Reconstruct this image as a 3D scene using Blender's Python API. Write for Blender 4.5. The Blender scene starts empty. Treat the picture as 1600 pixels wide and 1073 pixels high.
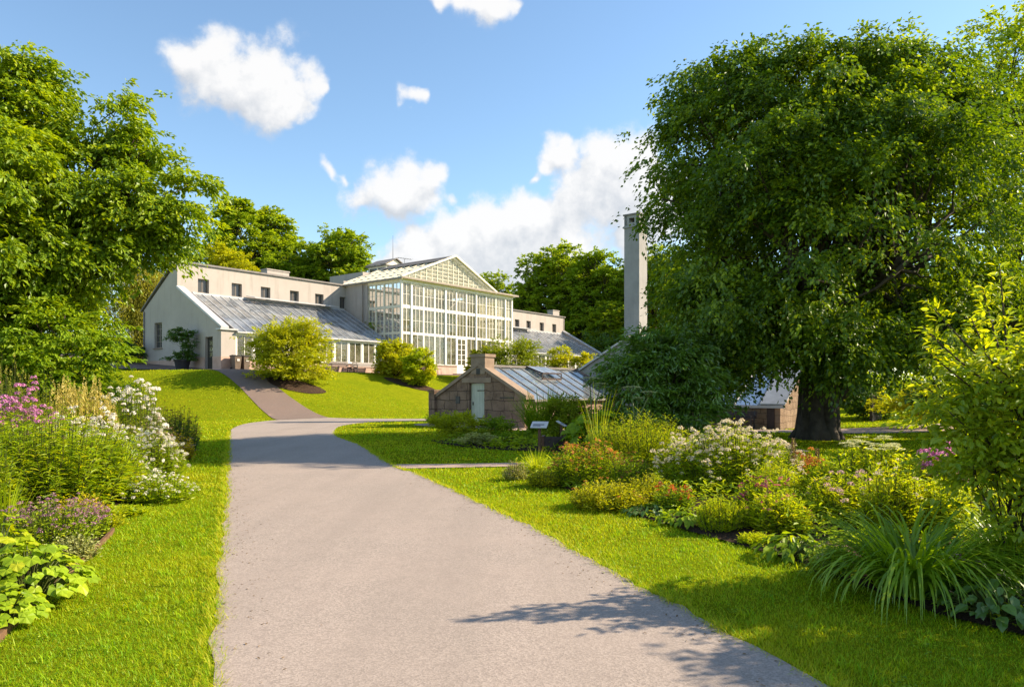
import bpy, math
import numpy as np
from mathutils import Vector
from mathutils.geometry import delaunay_2d_cdt

R = math.radians
scene = bpy.context.scene
COL = scene.collection
RNG = np.random.default_rng(7)
TAU = 2 * math.pi

# ------------------------------------------------------------------ camera constants (measured from the photograph)
EYE, FPX, CX, HOR = 1.65, 1120.0, 800.0, 609.0

def px_x(px, Y):
    return (px - CX) / FPX * Y

def px_z(py, Y):
    return EYE + (HOR - py) / FPX * Y

# ------------------------------------------------------------------ building frame: u along the facade, v towards the back
UX, UY = 0.612, 0.791
VX, VY = -0.791, 0.612
P0 = (-20.7, 51.0)
ZT = 3.05                                   # terrace height

def W(s, k, z):
    return np.array((P0[0] + s * UX + k * VX, P0[1] + s * UY + k * VY, z), float)

U3 = np.array((UX, UY, 0.0)); V3 = np.array((VX, VY, 0.0)); Z3 = np.array((0, 0, 1.0))

# ------------------------------------------------------------------ terrain
def height(x, y):
    x = np.asarray(x, float); y = np.asarray(y, float)
    t = (x - P0[0]) * (-VX) + (y - P0[1]) * (-VY)
    d2 = (x + 19.3) * (-0.28) + (y - 48.9) * (-0.96)
    d = np.sqrt(np.maximum(t - 2.6, 0) ** 2 + np.maximum(d2, 0) ** 2)
    q = np.clip(d / 13.2, 0, 1)
    S = q * q * (3 - 2 * q)
    z = ZT * (1 - S)
    back = np.clip(-t - 5, 0, 60) * 0.11 * (1 - S)
    dip = -0.22 * np.exp(-((x - 14) ** 2 + (y - 36) ** 2) / 90.0)
    far = np.clip((np.hypot(x, y) - 60) / 60, 0, 1) * 2.0 * S
    return z + back + dip + far

def h1(x, y):
    return float(height(x, y))

def inpoly(poly, X, Y):
    poly = np.asarray(poly); X = np.asarray(X); Y = np.asarray(Y)
    ins = np.zeros(X.shape, bool)
    n = len(poly)
    j = n - 1
    for i in range(n):
        xi, yi = poly[i]; xj, yj = poly[j]
        c = ((yi > Y) != (yj > Y)) & (X < (xj - xi) * (Y - yi) / ((yj - yi) if yj != yi else 1e-9) + xi)
        ins ^= c
        j = i
    return ins

def smooth_curve(pts, step=0.35, wob=0.0, closed=False):
    """Catmull-Rom through the points, resampled; wob adds a small irregular edge."""
    P = np.asarray(pts, float); out = []
    n = len(P)
    for i in range(n if closed else n - 1):
        p0 = P[i - 1] if (i > 0 or closed) else P[i]
        p1 = P[i]; p2 = P[(i + 1) % n]
        p3 = P[(i + 2) % n] if (i + 2 < n or closed) else P[(i + 1) % n]
        m = max(2, int(np.linalg.norm(p2 - p1) / step))
        t = np.linspace(0, 1, m, endpoint=False)[:, None]
        out.append(0.5 * ((2 * p1) + (-p0 + p2) * t + (2 * p0 - 5 * p1 + 4 * p2 - p3) * t * t + (-p0 + 3 * p1 - 3 * p2 + p3) * t ** 3))
    if not closed:
        out.append(P[-1:])
    A = np.concatenate(out)
    if wob:
        A = A + RNG.normal(0, wob, A.shape)
    return A

# ------------------------------------------------------------------ node helpers and materials
class NT:
    def __init__(self, tree):
        self.t = tree; self.n = tree.nodes; self.l = tree.links
    def new(self, typ, **kw):
        nd = self.n.new(typ)
        for k, v in kw.items():
            setattr(nd, k, v)
        return nd
    def put(self, sock, val):
        if hasattr(val, 'is_output'):
            self.l.new(val, sock)
        else:
            sock.default_value = val
    def math(self, op, a, b=None, c=None, clamp=False):
        nd = self.new('ShaderNodeMath', operation=op); nd.use_clamp = clamp
        for i, v in enumerate((a, b, c)):
            if v is not None:
                self.put(nd.inputs[i], v)
        return nd.outputs[0]
    def vmath(self, op, a, b=None, out=0, scale=None):
        nd = self.new('ShaderNodeVectorMath', operation=op)
        self.put(nd.inputs[0], a)
        if b is not None:
            self.put(nd.inputs[1], b)
        if scale is not None:
            self.put(nd.inputs['Scale'], scale)
        return nd.outputs[out]
    def mix(self, fac, a, b, blend='MIX'):
        nd = self.new('ShaderNodeMix', data_type='RGBA', blend_type=blend)
        self.put(nd.inputs[0], fac)
        self.put(nd.inputs[6], a if hasattr(a, 'is_output') else (*a, 1) if len(a) == 3 else a)
        self.put(nd.inputs[7], b if hasattr(b, 'is_output') else (*b, 1) if len(b) == 3 else b)
        return nd.outputs[2]
    def noise(self, vec, scale, detail=4, rough=0.55, dist=0.0):
        nd = self.new('ShaderNodeTexNoise')
        if vec is not None:
            self.l.new(vec, nd.inputs['Vector'])
        nd.inputs['Scale'].default_value = scale
        nd.inputs['Detail'].default_value = detail
        nd.inputs['Roughness'].default_value = rough
        nd.inputs['Distortion'].default_value = dist
        return nd.outputs[0]
    def rng(self, v, a, b, c=0.0, d=1.0):
        nd = self.new('ShaderNodeMapRange')
        self.put(nd.inputs[0], v)
        for i, x in enumerate((a, b, c, d)):
            nd.inputs[i + 1].default_value = x
        return nd.outputs[0]
    def ramp(self, fac, stops):
        nd = self.new('ShaderNodeValToRGB')
        self.put(nd.inputs[0], fac)
        el = nd.color_ramp.elements
        while len(el) < len(stops):
            el.new(0.5)
        for e, (p, c) in zip(el, stops):
            e.position = p; e.color = (*c, 1) if len(c) == 3 else c
        return nd.outputs[0]
    def pos(self):
        return self.new('ShaderNodeNewGeometry').outputs['Position']
    def attr(self, name='rnd'):
        return self.new('ShaderNodeAttribute', attribute_name=name).outputs['Fac']
    def bump(self, h, strength=0.3, dist=0.02):
        nd = self.new('ShaderNodeBump')
        nd.inputs['Strength'].default_value = strength
        nd.inputs['Distance'].default_value = dist
        self.l.new(h, nd.inputs['Height'])
        return nd.outputs[0]

def material(name):
    m = bpy.data.materials.new(name); m.use_nodes = True
    m.node_tree.nodes.clear()
    nt = NT(m.node_tree)
    out = nt.new('ShaderNodeOutputMaterial')
    return m, nt, out

def principled(nt, out, color, rough=0.7, metal=0.0, spec=0.3, normal=None):
    p = nt.new('ShaderNodeBsdfPrincipled')
    nt.put(p.inputs['Base Color'], color if hasattr(color, 'is_output') else (*color, 1))
    nt.put(p.inputs['Roughness'], rough)
    p.inputs['Metallic'].default_value = metal
    p.inputs['Specular IOR Level'].default_value = spec
    if normal is not None:
        nt.l.new(normal, p.inputs['Normal'])
    nt.l.new(p.outputs[0], out.inputs[0])
    return p

def rough_mat(name, c1, c2, scale=3.0, rough=0.8, bump=0.2, bscale=40, spec=0.25, metal=0.0, c3=None, stain=0.5):
    m, nt, out = material(name)
    p = nt.pos()
    n = nt.noise(p, scale, 6, 0.6)
    col = nt.mix(nt.rng(n, 0.3, 0.7), c1, c2)
    if c3 is not None:
        st = nt.new('ShaderNodeMapping'); st.inputs['Scale'].default_value = (1.0, 1.0, 0.12)
        nt.l.new(p, st.inputs[0])
        n2 = nt.noise(st.outputs[0], 2.2, 7, 0.65)
        col = nt.mix(nt.rng(n2, 0.52, 0.78, 0, stain), col, c3)
    b = nt.noise(p, bscale, 4, 0.6)
    principled(nt, out, col, rough, metal, spec, nt.bump(b, bump, 0.01))
    return m

LEAF_K = (2.5, 2.32)
def leaf_mat(name, stops, trans=0.4, tcol=(1.4, 1.25, 0.4), gloss=0.03, rough=0.45):
    m, nt, out = material(name)
    if name.startswith(('leaf', 'grass')):
        kb = .75 if stops[0][2] < .03 else .9
        stops = [(min(.5, c[0] * LEAF_K[0]), min(.5, c[1] * LEAF_K[1]), c[2] * kb) for c in stops]
        gloss *= .5; trans = min(.52, trans + .06)
    a = nt.attr()
    col = nt.ramp(a, [(i / (len(stops) - 1), c) for i, c in enumerate(stops)])
    d = nt.new('ShaderNodeBsdfDiffuse'); nt.l.new(col, d.inputs[0])
    t = nt.new('ShaderNodeBsdfTranslucent')
    nt.l.new(nt.mix(1.0, col, tcol, 'MULTIPLY'), t.inputs[0])
    mx = nt.new('ShaderNodeMixShader'); mx.inputs[0].default_value = trans
    nt.l.new(d.outputs[0], mx.inputs[1]); nt.l.new(t.outputs[0], mx.inputs[2])
    g = nt.new('ShaderNodeBsdfGlossy'); g.inputs['Roughness'].default_value = rough
    g.inputs[0].default_value = (0.9, 0.95, 1.0, 1)
    mx2 = nt.new('ShaderNodeMixShader'); mx2.inputs[0].default_value = gloss
    nt.l.new(mx.outputs[0], mx2.inputs[1]); nt.l.new(g.outputs[0], mx2.inputs[2])
    nt.l.new(mx2.outputs[0], out.inputs[0])
    return m

M = {}
# leaves (linear albedo)
G = lambda *s, **k: s
M['lime'] = leaf_mat('leaf_lime', [(.09, .15, .012), (.155, .24, .016), (.22, .30, .022)], .46)
M['lily'] = leaf_mat('leaf_lily', [(.065, .12, .012), (.125, .195, .015), (.19, .255, .02)], .45)
M['mid'] = leaf_mat('leaf_mid', [(.04, .085, .012), (.085, .145, .016), (.14, .2, .022)], .4)
M['dark'] = leaf_mat('leaf_dark', [(.018, .045, .012), (.032, .075, .018), (.05, .105, .024)], .32, gloss=.1)
M['laurel'] = leaf_mat('leaf_laurel', [(.03, .072, .025), (.052, .112, .03), (.085, .15, .036)], .32, gloss=.14, rough=.35)
M['yellow'] = leaf_mat('leaf_yellow', [(.115, .16, .012), (.19, .24, .018), (.27, .30, .022)], .42)
M['olive'] = leaf_mat('leaf_olive', [(.055, .085, .016), (.09, .13, .02), (.15, .185, .025)], .4)
M['amber'] = leaf_mat('leaf_amber', [(.22, .12, .015), (.34, .2, .02), (.26, .24, .02)], .4)
M['silver'] = leaf_mat('leaf_silver', [(.12, .15, .13), (.17, .2, .19), (.2, .22, .22)], .3)
M['beech'] = leaf_mat('leaf_beech', [(.016, .04, .008), (.042, .085, .010), (.14, .20, .014)], .36, (1.5, 1.35, .3), gloss=.07)
M['chestnut'] = leaf_mat('leaf_chestnut', [(.042, .085, .010), (.088, .145, .012), (.16, .215, .016)], .40, gloss=.05)
M['treefar'] = leaf_mat('leaf_far', [(.06, .108, .02), (.11, .172, .024), (.17, .22, .03)], .44)
M['treefar2'] = leaf_mat('leaf_far_dark', [(.055, .105, .02), (.098, .16, .024), (.145, .2, .03)], .44)
M['weep'] = leaf_mat('leaf_weep', [(.075, .09, .02), (.12, .13, .025), (.16, .165, .03)], .38)
M['gold'] = leaf_mat('leaf_gold', [(.095, .13, .014), (.16, .195, .018), (.235, .25, .02)], .42)
M['apple'] = leaf_mat('leaf_apple', [(.065, .12, .012), (.11, .17, .016), (.175, .215, .02)], .5, (1.5, 1.3, .35), gloss=.07)
M['strap'] = leaf_mat('leaf_strap', [(.05, .105, .014), (.09, .165, .02), (.14, .22, .03)], .45, gloss=.07, rough=.35)
M['straw'] = leaf_mat('leaf_straw', [(.2, .2, .06), (.3, .27, .09), (.36, .33, .14)], .3)
M['stem'] = leaf_mat('plant_stem', [(.06, .1, .02), (.1, .13, .03), (.13, .1, .04)], .1)
M['bedleaf'] = leaf_mat('leaf_bed', [(.07, .125, .016), (.12, .19, .022), (.18, .25, .03)], .38)
def petal(n, *c, tr=.3):
    M[n] = leaf_mat('petal_' + n, list(c), tr + .12, (1.05, 1.0, 0.95), gloss=.02)
petal('white', (.76, .72, .64), (.88, .86, .8))
petal('cream', (.6, .52, .36), (.82, .75, .58))
petal('pink', (.48, .15, .36), (.66, .3, .54))
petal('mauve', (.3, .14, .22), (.5, .26, .36))
petal('magenta', (.45, .04, .14), (.6, .12, .28))
petal('red', (.5, .06, .02), (.6, .12, .04))
petal('orange', (.5, .15, .03), (.62, .26, .05))
petal('rust', (.16, .06, .02), (.26, .11, .03))
petal('plume', (.5, .42, .08), (.66, .56, .14))
petal('umbel', (.5, .54, .24), (.72, .72, .42))
petal('dryhead', (.16, .11, .06), (.26, .19, .11))
petal('palepink', (.55, .36, .34), (.68, .5, .46))

M['bark'] = rough_mat('bark', (.035, .027, .02), (.075, .06, .045), 9, .9, .9, 30)
M['barkbig'] = rough_mat('bark_beech', (.034, .028, .022), (.085, .07, .056), 5, .85, .6, 22)
M['stucco'] = rough_mat('stucco_wall', (.37, .342, .318), (.425, .392, .366), .7, .9, .15, 25, c3=(.27, .245, .22), stain=.75)
M['plaster'] = rough_mat('chimney_plaster', (.26, .265, .265), (.34, .34, .335), 1.2, .9, .2, 30, c3=(.19, .19, .185), stain=.6)
M['zinc'] = rough_mat('zinc', (.36, .37, .39), (.5, .51, .53), 2, .45, .05, 12, .5, .0)
M['slate'] = rough_mat('grey_roof', (.16, .15, .15), (.24, .23, .22), 3, .8, .2, 25)
M['whitepaint'] = rough_mat('white_paint', (.76, .75, .69), (.82, .81, .76), 3, .5, .05, 30, .4)
M['creampaint'] = rough_mat('cream_paint', (.66, .63, .5), (.76, .73, .6), 3, .55, .05, 30, .4)
M['plinth'] = rough_mat('granite_plinth', (.40, .27, .22), (.52, .38, .31), 1.6, .85, .25, 30, c3=(.3, .22, .19))
M['coping'] = rough_mat('stone_coping', (.22, .165, .125), (.31, .24, .185), 3, .9, .3, 30)
M['woodbrown'] = rough_mat('brown_wood', (.09, .045, .03), (.15, .08, .05), 8, .6, .2, 60)
M['wooddark'] = rough_mat('dark_wood', (.035, .026, .026), (.07, .05, .048), 8, .6, .2, 60)
M['timber'] = rough_mat('edging_timber', (.10, .055, .032), (.18, .105, .06), 10, .8, .3, 60)
M['binplastic'] = rough_mat('bin_plastic', (.10, .078, .062), (.15, .115, .09), 6, .5, .05, 30, .4)
M['black'] = rough_mat('black_plastic', (.012, .012, .013), (.02, .02, .022), 6, .5, .05, 30, .4)
M['potgrey'] = rough_mat('grey_pot', (.045, .045, .055), (.07, .07, .08), 4, .6, .1, 30)
M['door'] = rough_mat('door_green', (.42, .45, .385), (.50, .525, .46), 4, .6, .1, 20, c3=(.28, .33, .29))
M['doordark'] = rough_mat('door_dark', (.03, .028, .024), (.05, .046, .04), 4, .5, .1, 20)
M['darkframe'] = rough_mat('window_frame_grey', (.2, .17, .14), (.3, .26, .22), 4, .6, .1, 20)
M['paperwhite'] = rough_mat('sign_panel', (.5, .49, .49), (.56, .55, .54), 4, .4, .02, 20, .4)
M['inkgrey'] = rough_mat('sign_print', (.14, .14, .16), (.2, .2, .22), 9, .5, .02, 20)
M['iron'] = rough_mat('dark_iron', (.03, .028, .028), (.055, .05, .05), 9, .5, .1, 40, .4)

def make_mats():
    # dark window glass
    m, nt, out = material('window_dark_glass')
    principled(nt, out, (.05, .05, .05), .08, 0, .8); M['darkglass'] = m
    # clear glazing: see-through with a fresnel reflection
    def glazing(name, tint, dirt_sheen, dirt_sheen_col, base=.04, rough=.03):
        m, nt, out = material(name)
        tr = nt.new('ShaderNodeBsdfTransparent'); tr.inputs[0].default_value = (*tint, 1)
        gl = nt.new('ShaderNodeBsdfGlossy'); gl.inputs['Roughness'].default_value = rough
        fr = nt.new('ShaderNodeFresnel'); fr.inputs[0].default_value = 1.5
        p = nt.pos()
        wob = nt.noise(p, 1.3, 2, .5)
        nt.l.new(nt.bump(wob, .08, .05), gl.inputs['Normal'])
        mx = nt.new('ShaderNodeMixShader')
        nt.put(mx.inputs[0], nt.math('ADD', nt.math('MULTIPLY', fr.outputs[0], 1.25), base, clamp=True))
        nt.l.new(tr.outputs[0], mx.inputs[1]); nt.l.new(gl.outputs[0], mx.inputs[2])
        df = nt.new('ShaderNodeBsdfDiffuse'); df.inputs[0].default_value = (*dirt_sheen_col, 1)  # diffuse coat: whitewash and dirt, with reflections and brightness painted in
        tl = nt.new('ShaderNodeBsdfTranslucent'); tl.inputs[0].default_value = (*dirt_sheen_col, 1)
        m1 = nt.new('ShaderNodeMixShader'); m1.inputs[0].default_value = .45
        nt.l.new(df.outputs[0], m1.inputs[1]); nt.l.new(tl.outputs[0], m1.inputs[2])
        n = nt.noise(p, .9, 6, .65, .6)
        n2 = nt.noise(p, 7, 3, .6)
        dm = nt.math('ADD', nt.rng(n, .35, .68, dirt_sheen[0], dirt_sheen[1]), nt.rng(n2, .3, .7, -.05, .05), clamp=True)
        m2 = nt.new('ShaderNodeMixShader'); nt.l.new(dm, m2.inputs[0])
        nt.l.new(mx.outputs[0], m2.inputs[1]); nt.l.new(m1.outputs[0], m2.inputs[2])
        nt.l.new(m2.outputs[0], out.inputs[0])
        M[name] = m
    glazing('pane_glass', (.95, .96, .90), (.10, .34), (.78, .74, .52))  # cream coat paints reflections and a brighter interior into the panes
    glazing('roof_glass', (.86, .9, .9), (.16, .60), (.60, .66, .73), .12, .08)  # coat mixes whitewash and dirt with painted sky reflection
    glazing('shed_glass', (.8, .86, .9), (.10, .42), (.60, .72, .85), .14, .08)  # bluish coat paints sky reflection into the glass colour
    glazing('hall_roof_glass', (.88, .92, .84), (.35, .75), (.6, .62, .5), .05, .15)
    # stone walls: courses in the plane spanned by a horizontal axis and z
    def ashlar(name, ax, c1, c2, mortar, bw, bh, ms=.014, seed=0.0, dark=(.075, .05, .04)):
        m, nt, out = material(name)
        p = nt.pos()
        hx = nt.vmath('DOT_PRODUCT', p, (ax[0], ax[1], 0), out=1)
        sx = nt.new('ShaderNodeSeparateXYZ'); nt.l.new(p, sx.inputs[0])
        cb = nt.new('ShaderNodeCombineXYZ')
        w = nt.noise(p, 1.1, 2, .5)
        nt.put(cb.inputs[0], nt.math('ADD', hx, nt.math('MULTIPLY', w, .5)))
        nt.put(cb.inputs[1], nt.math('ADD', sx.outputs[2], nt.math('ADD', nt.math('MULTIPLY', w, .3), seed)))
        br = nt.new('ShaderNodeTexBrick')
        nt.l.new(cb.outputs[0], br.inputs[0])
        br.inputs['Color1'].default_value = (*c1, 1); br.inputs['Color2'].default_value = (*c2, 1)
        br.inputs['Mortar'].default_value = (*mortar, 1)
        br.inputs['Scale'].default_value = 1
        br.inputs['Mortar Size'].default_value = ms
        br.inputs['Mortar Smooth'].default_value = .4
        br.inputs['Brick Width'].default_value = bw
        br.inputs['Row Height'].default_value = bh
        br.offset = .37; br.squash = .75; br.squash_frequency = 3
        n = nt.noise(p, 2.1, 7, .65)
        col = nt.mix(nt.rng(n, .45, .7, 0, .72), br.outputs[0], dark)
        n3 = nt.noise(p, 14, 4, .6)
        col = nt.mix(nt.rng(n3, .35, .7, 0, .3), col, c2)
        hgt = nt.math('ADD', nt.math('MULTIPLY', br.outputs[1], -.6), nt.noise(p, 18, 5, .65))
        principled(nt, out, col, .92, 0, .15, nt.bump(hgt, .8, .05))
        M[name] = m
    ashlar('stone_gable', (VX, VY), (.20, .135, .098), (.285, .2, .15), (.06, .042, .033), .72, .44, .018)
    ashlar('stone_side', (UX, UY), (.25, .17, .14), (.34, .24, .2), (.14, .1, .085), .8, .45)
    ashlar('stone_warm', (UX, UY), (.23, .165, .115), (.31, .23, .17), (.1, .07, .055), .55, .3, .01)
    ashlar('stone_warm_front', (VX, VY), (.24, .17, .115), (.33, .24, .17), (.08, .06, .045), .5, .24, .014)
    # lawn sheet
    m, nt, out = material('lawn_ground')
    p = nt.pos()
    n1 = nt.noise(p, .35, 5, .6); n2 = nt.noise(p, 3.5, 6, .7); n3 = nt.noise(p, 28, 3, .7)
    st = nt.new('ShaderNodeMapping'); st.inputs['Scale'].default_value = (.25, 1.6, 1); st.inputs['Rotation'].default_value = (0, 0, .45)
    nt.l.new(p, st.inputs[0])
    n4 = nt.noise(st.outputs[0], 1.1, 5, .6)
    col = nt.mix(nt.rng(n1, .35, .65), (.15, .22, .005), (.225, .27, .006))
    col = nt.mix(nt.rng(n4, .4, .7, 0, .55), col, (.25, .275, .008))
    col = nt.mix(nt.rng(n2, .38, .7, 0, .75), col, (.10, .17, .004))
    col = nt.mix(nt.rng(n3, .35, .7, 0, .45), col, (.30, .285, .02))
    principled(nt, out, col, .95, 0, .0, nt.bump(nt.math('ADD', n3, nt.noise(p, 90, 2, .7)), .9, .05)); M['lawn'] = m
    M['grassblade'] = leaf_mat('grass_blade', [(.062, .145, .010), (.125, .225, .012), (.19, .285, .014), (.29, .27, .05)], .42, (1.3, 1.2, .4), gloss=.02)
    # asphalt
    def asphalt(name, c1, c2, patch):
        m, nt, out = material(name)
        p = nt.pos()
        vo = nt.new('ShaderNodeTexVoronoi'); vo.inputs['Scale'].default_value = 85
        nt.l.new(p, vo.inputs['Vector'])
        g1 = nt.noise(p, 160, 3, .7); g2 = nt.noise(p, .6, 6, .65); g3 = nt.noise(p, 5, 5, .65)
        sp = nt.new('ShaderNodeSeparateColor'); nt.l.new(vo.outputs['Color'], sp.inputs[0])
        col = nt.mix(sp.outputs[0], c1, c2)
        col = nt.mix(nt.rng(g1, .42, .72, 0, .5), col, (.1, .085, .075))
        col = nt.mix(nt.rng(g2, .4, .7, 0, .5), col, patch)
        col = nt.mix(nt.rng(g3, .52, .75, 0, .35), col, (.2, .165, .15))
        mp = nt.new('ShaderNodeMapping'); mp.inputs['Rotation'].default_value = (0, 0, .37); mp.inputs['Scale'].default_value = (1.1, .10, 1)
        nt.l.new(p, mp.inputs[0])
        g4 = nt.noise(mp.outputs[0], 1.0, 5, .6)
        col = nt.mix(nt.rng(g4, .42, .72, 0, .6), col, c1)
        g5 = nt.noise(p, 1.9, 8, .7)
        col = nt.mix(nt.rng(g5, .6, .78, 0, .4), col, tuple(.75 * q for q in c1))
        principled(nt, out, col, .85, 0, .25, nt.bump(nt.math('ADD', g1, vo.outputs[0]), .22, .004))
        M[name] = m
    asphalt('asphalt', (.235, .203, .180), (.42, .362, .322), (.36, .30, .265))
    asphalt('ramp_asphalt', (.15, .115, .1), (.23, .175, .15), (.2, .14, .115))
    asphalt('gravel', (.3, .22, .18), (.46, .36, .3), (.4, .29, .24))
    # soil / mulch
    m, nt, out = material('mulch')
    p = nt.pos()
    n = nt.noise(p, 45, 6, .75); n2 = nt.noise(p, 6, 4, .6)
    col = nt.ramp(n, [(.3, (.012, .008, .006)), (.52, (.05, .032, .022)), (.72, (.15, .1, .068))])
    col = nt.mix(nt.rng(n2, .4, .7, 0, .4), col, (.06, .04, .028))
    principled(nt, out, col, .95, 0, .1, nt.bump(n, 1.0, .04)); M['mulch'] = m
make_mats()

# ------------------------------------------------------------------ mesh builder
TEMPL = {
    'diamond': (np.array([(0, 0, 0), (.42, .5, .07), (1, 0, -.10), (.42, -.5, .07)], float), [np.array([(0, 2, 1), (0, 3, 2)])]),
    'leaf': (np.array([(0, 0, 0), (.28, .42, .06), (.68, .36, .02), (1, 0, -.16), (.68, -.36, .02), (.28, -.42, .06), (.3, 0, -.02), (.68, 0, -.06)], float),
             [np.array([(0, 6, 1, 1), (0, 5, 6, 6), (7, 3, 2, 2), (7, 4, 3, 3)])[:, :3], np.array([(6, 7, 2, 1), (5, 4, 7, 6)])]),
    'lance': (np.array([(0, 0, 0), (.35, .5, .04), (1, 0, -.2), (.35, -.5, .04), (.7, .3, -.03), (.7, -.3, -.03), (.5, 0, -.04)], float),
              [np.array([(0, 6, 1), (0, 3, 6), (6, 2, 4), (6, 5, 2), (6, 4, 1), (6, 3, 5)])]),
}
def _lobed():
    pts = [(.45, 0, .05)]; n = 15
    for i in range(n):
        a = -math.pi * .9 + i / (n - 1) * math.pi * 1.8
        r = .5 * (1.0 if i % 3 == 1 else .86) * (1 + .22 * math.cos(a))
        pts.append((.45 + r * math.cos(a), r * math.sin(a) * 1.05, (-.04 if i % 3 == 1 else .03) - .08 * (r * 2 - .8)))
    return np.array(pts, float), [np.array([(0, i, i + 1) for i in range(1, n)])]
TEMPL['lobed'] = _lobed()

class MB:
    def __init__(self, org=(0, 0, 0)):
        self.v = []; self.f = []; self.m = []; self.r = []; self.n = 0
        self.org = np.array(org, float); self.smooth = []
    def add(self, V, F, mat=0, rnd=None, smooth=False):
        V = np.asarray(V, float).reshape(-1, 3)
        self.v.append(V)
        self.r.append(np.full(len(V), .5) if rnd is None else np.asarray(rnd, float))
        for a in F:
            a = np.asarray(a, int)
            self.f.append(a + self.n); self.m.append(np.full(len(a), mat)); self.smooth.append(np.full(len(a), smooth))
        self.n += len(V)
    def quad(self, a, b, c, d, mat=0):
        self.add([a, b, c, d], [np.array([(0, 1, 2, 3)])], mat)
    def para(self, o, a, b, c, mat=0):
        o, a, b, c = (np.asarray(x, float) for x in (o, a, b, c))
        V = [o, o + a, o + a + b, o + b, o + c, o + a + c, o + a + b + c, o + b + c]
        self.add(V, [np.array([(0, 3, 2, 1), (4, 5, 6, 7), (0, 1, 5, 4), (1, 2, 6, 5), (2, 3, 7, 6), (3, 0, 4, 7)])], mat)
    def box(self, x0, x1, y0, y1, z0, z1, mat=0):
        self.para((x0, y0, z0), (x1 - x0, 0, 0), (0, y1 - y0, 0), (0, 0, z1 - z0), mat)
    def fb(self, s0, s1, k0, k1, z0, z1, mat=0):
        self.para(W(s0, k0, z0), U3 * (s1 - s0), V3 * (k1 - k0), Z3 * (z1 - z0), mat)
    def bar(self, a, b, wid, dep, up=(0, 0, 1), mat=0):
        """rectangular bar from a to b"""
        a = np.asarray(a, float); b = np.asarray(b, float); d = b - a
        L = np.linalg.norm(d); d = d / L
        s = np.cross(d, up); s = s / np.linalg.norm(s); n = np.cross(s, d)
        self.para(a - s * wid / 2 - n * dep / 2, d * L, s * wid, n * dep, mat)
    def prism(self, poly, ext, mat=0):
        """poly: (n,3) planar outline, ext: extrusion vector"""
        P = np.asarray(poly, float); n = len(P); e = np.asarray(ext, float)
        self.v.append(np.concatenate([P, P + e])); self.r.append(np.full(2 * n, .5))
        b = self.n
        for a in ([np.arange(n)[::-1]], [np.arange(n) + n]):
            self.f.append(np.array(a) + b); self.m.append(np.full(1, mat)); self.smooth.append(np.zeros(1, bool))
        q = np.array([(i, (i + 1) % n, (i + 1) % n + n, i + n) for i in range(n)])
        self.f.append(q + b); self.m.append(np.full(n, mat)); self.smooth.append(np.zeros(n, bool))
        self.n += 2 * n
    def tube(self, P, r, sides=6, mat=0, rnd=.5, cap=True, smooth=True):
        P = np.asarray(P, float); n = len(P); r = np.broadcast_to(np.asarray(r, float), (n,))
        T = np.gradient(P, axis=0); T /= np.maximum(np.linalg.norm(T, axis=1, keepdims=True), 1e-9)
        ref = np.array((.31, .27, .91)) if abs(T[0] @ np.array((.31, .27, .91))) < .85 else np.array((1.0, .1, 0))
        S = np.cross(T, ref); S /= np.linalg.norm(S, axis=1, keepdims=True); N = np.cross(S, T)
        a = np.arange(sides) / sides * TAU
        V = P[:, None] + r[:, None, None] * (np.cos(a)[None, :, None] * S[:, None] + np.sin(a)[None, :, None] * N[:, None])
        i = np.arange(n - 1)[:, None] * sides; j = np.arange(sides)[None]; j2 = (j + 1) % sides
        F = np.stack([i + j, i + j2, i + sides + j2, i + sides + j], -1).reshape(-1, 4)
        fs = [F]
        if cap:
            fs.append(np.array([np.arange(sides)[::-1], np.arange(sides) + (n - 1) * sides]))
        self.add(V.reshape(-1, 3), fs, mat, np.full(n * sides, rnd), smooth)
    def lathe(self, c, prof, sides=20, mat=0, smooth=True):
        prof = np.asarray(prof, float); n = len(prof)
        a = np.arange(sides) / sides * TAU
        V = np.stack([c[0] + prof[:, :1] * np.cos(a), c[1] + prof[:, :1] * np.sin(a), c[2] + np.repeat(prof[:, 1:2], sides, 1)], -1)
        i = np.arange(n - 1)[:, None] * sides; j = np.arange(sides)[None]; j2 = (j + 1) % sides
        F = np.stack([i + j, i + j2, i + sides + j2, i + sides + j], -1).reshape(-1, 4)
        self.add(V.reshape(-1, 3), [F, np.array([np.arange(sides)[::-1], np.arange(sides) + (n - 1) * sides])], mat, None, smooth)
    def leaves(self, P, D, N, L, Wd, kind='diamond', mat=0, rnd=None):
        P = np.asarray(P, float).reshape(-1, 3); n = len(P)
        if n == 0:
            return
        D = np.asarray(D, float).reshape(-1, 3); D = D / np.maximum(np.linalg.norm(D, axis=1, keepdims=True), 1e-9)
        S = np.cross(D, np.broadcast_to(N, D.shape)); S /= np.maximum(np.linalg.norm(S, axis=1, keepdims=True), 1e-6)
        Nn = np.cross(S, D)
        L = np.broadcast_to(np.asarray(L, float), (n,))[:, None, None]; Wd = np.broadcast_to(np.asarray(Wd, float), (n,))[:, None, None]
        T, F = TEMPL[kind]; m = len(T)
        V = P[:, None] + D[:, None] * L * T[None, :, 0:1] + S[:, None] * Wd * T[None, :, 1:2] + Nn[:, None] * L * T[None, :, 2:3]
        off = (np.arange(n) * m)[:, None, None]
        rnd = RNG.random(n) if rnd is None else np.broadcast_to(rnd, (n,))
        self.add(V.reshape(-1, 3), [(f[None] + off).reshape(-1, f.shape[1]) for f in F], mat, np.repeat(rnd, m))
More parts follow.
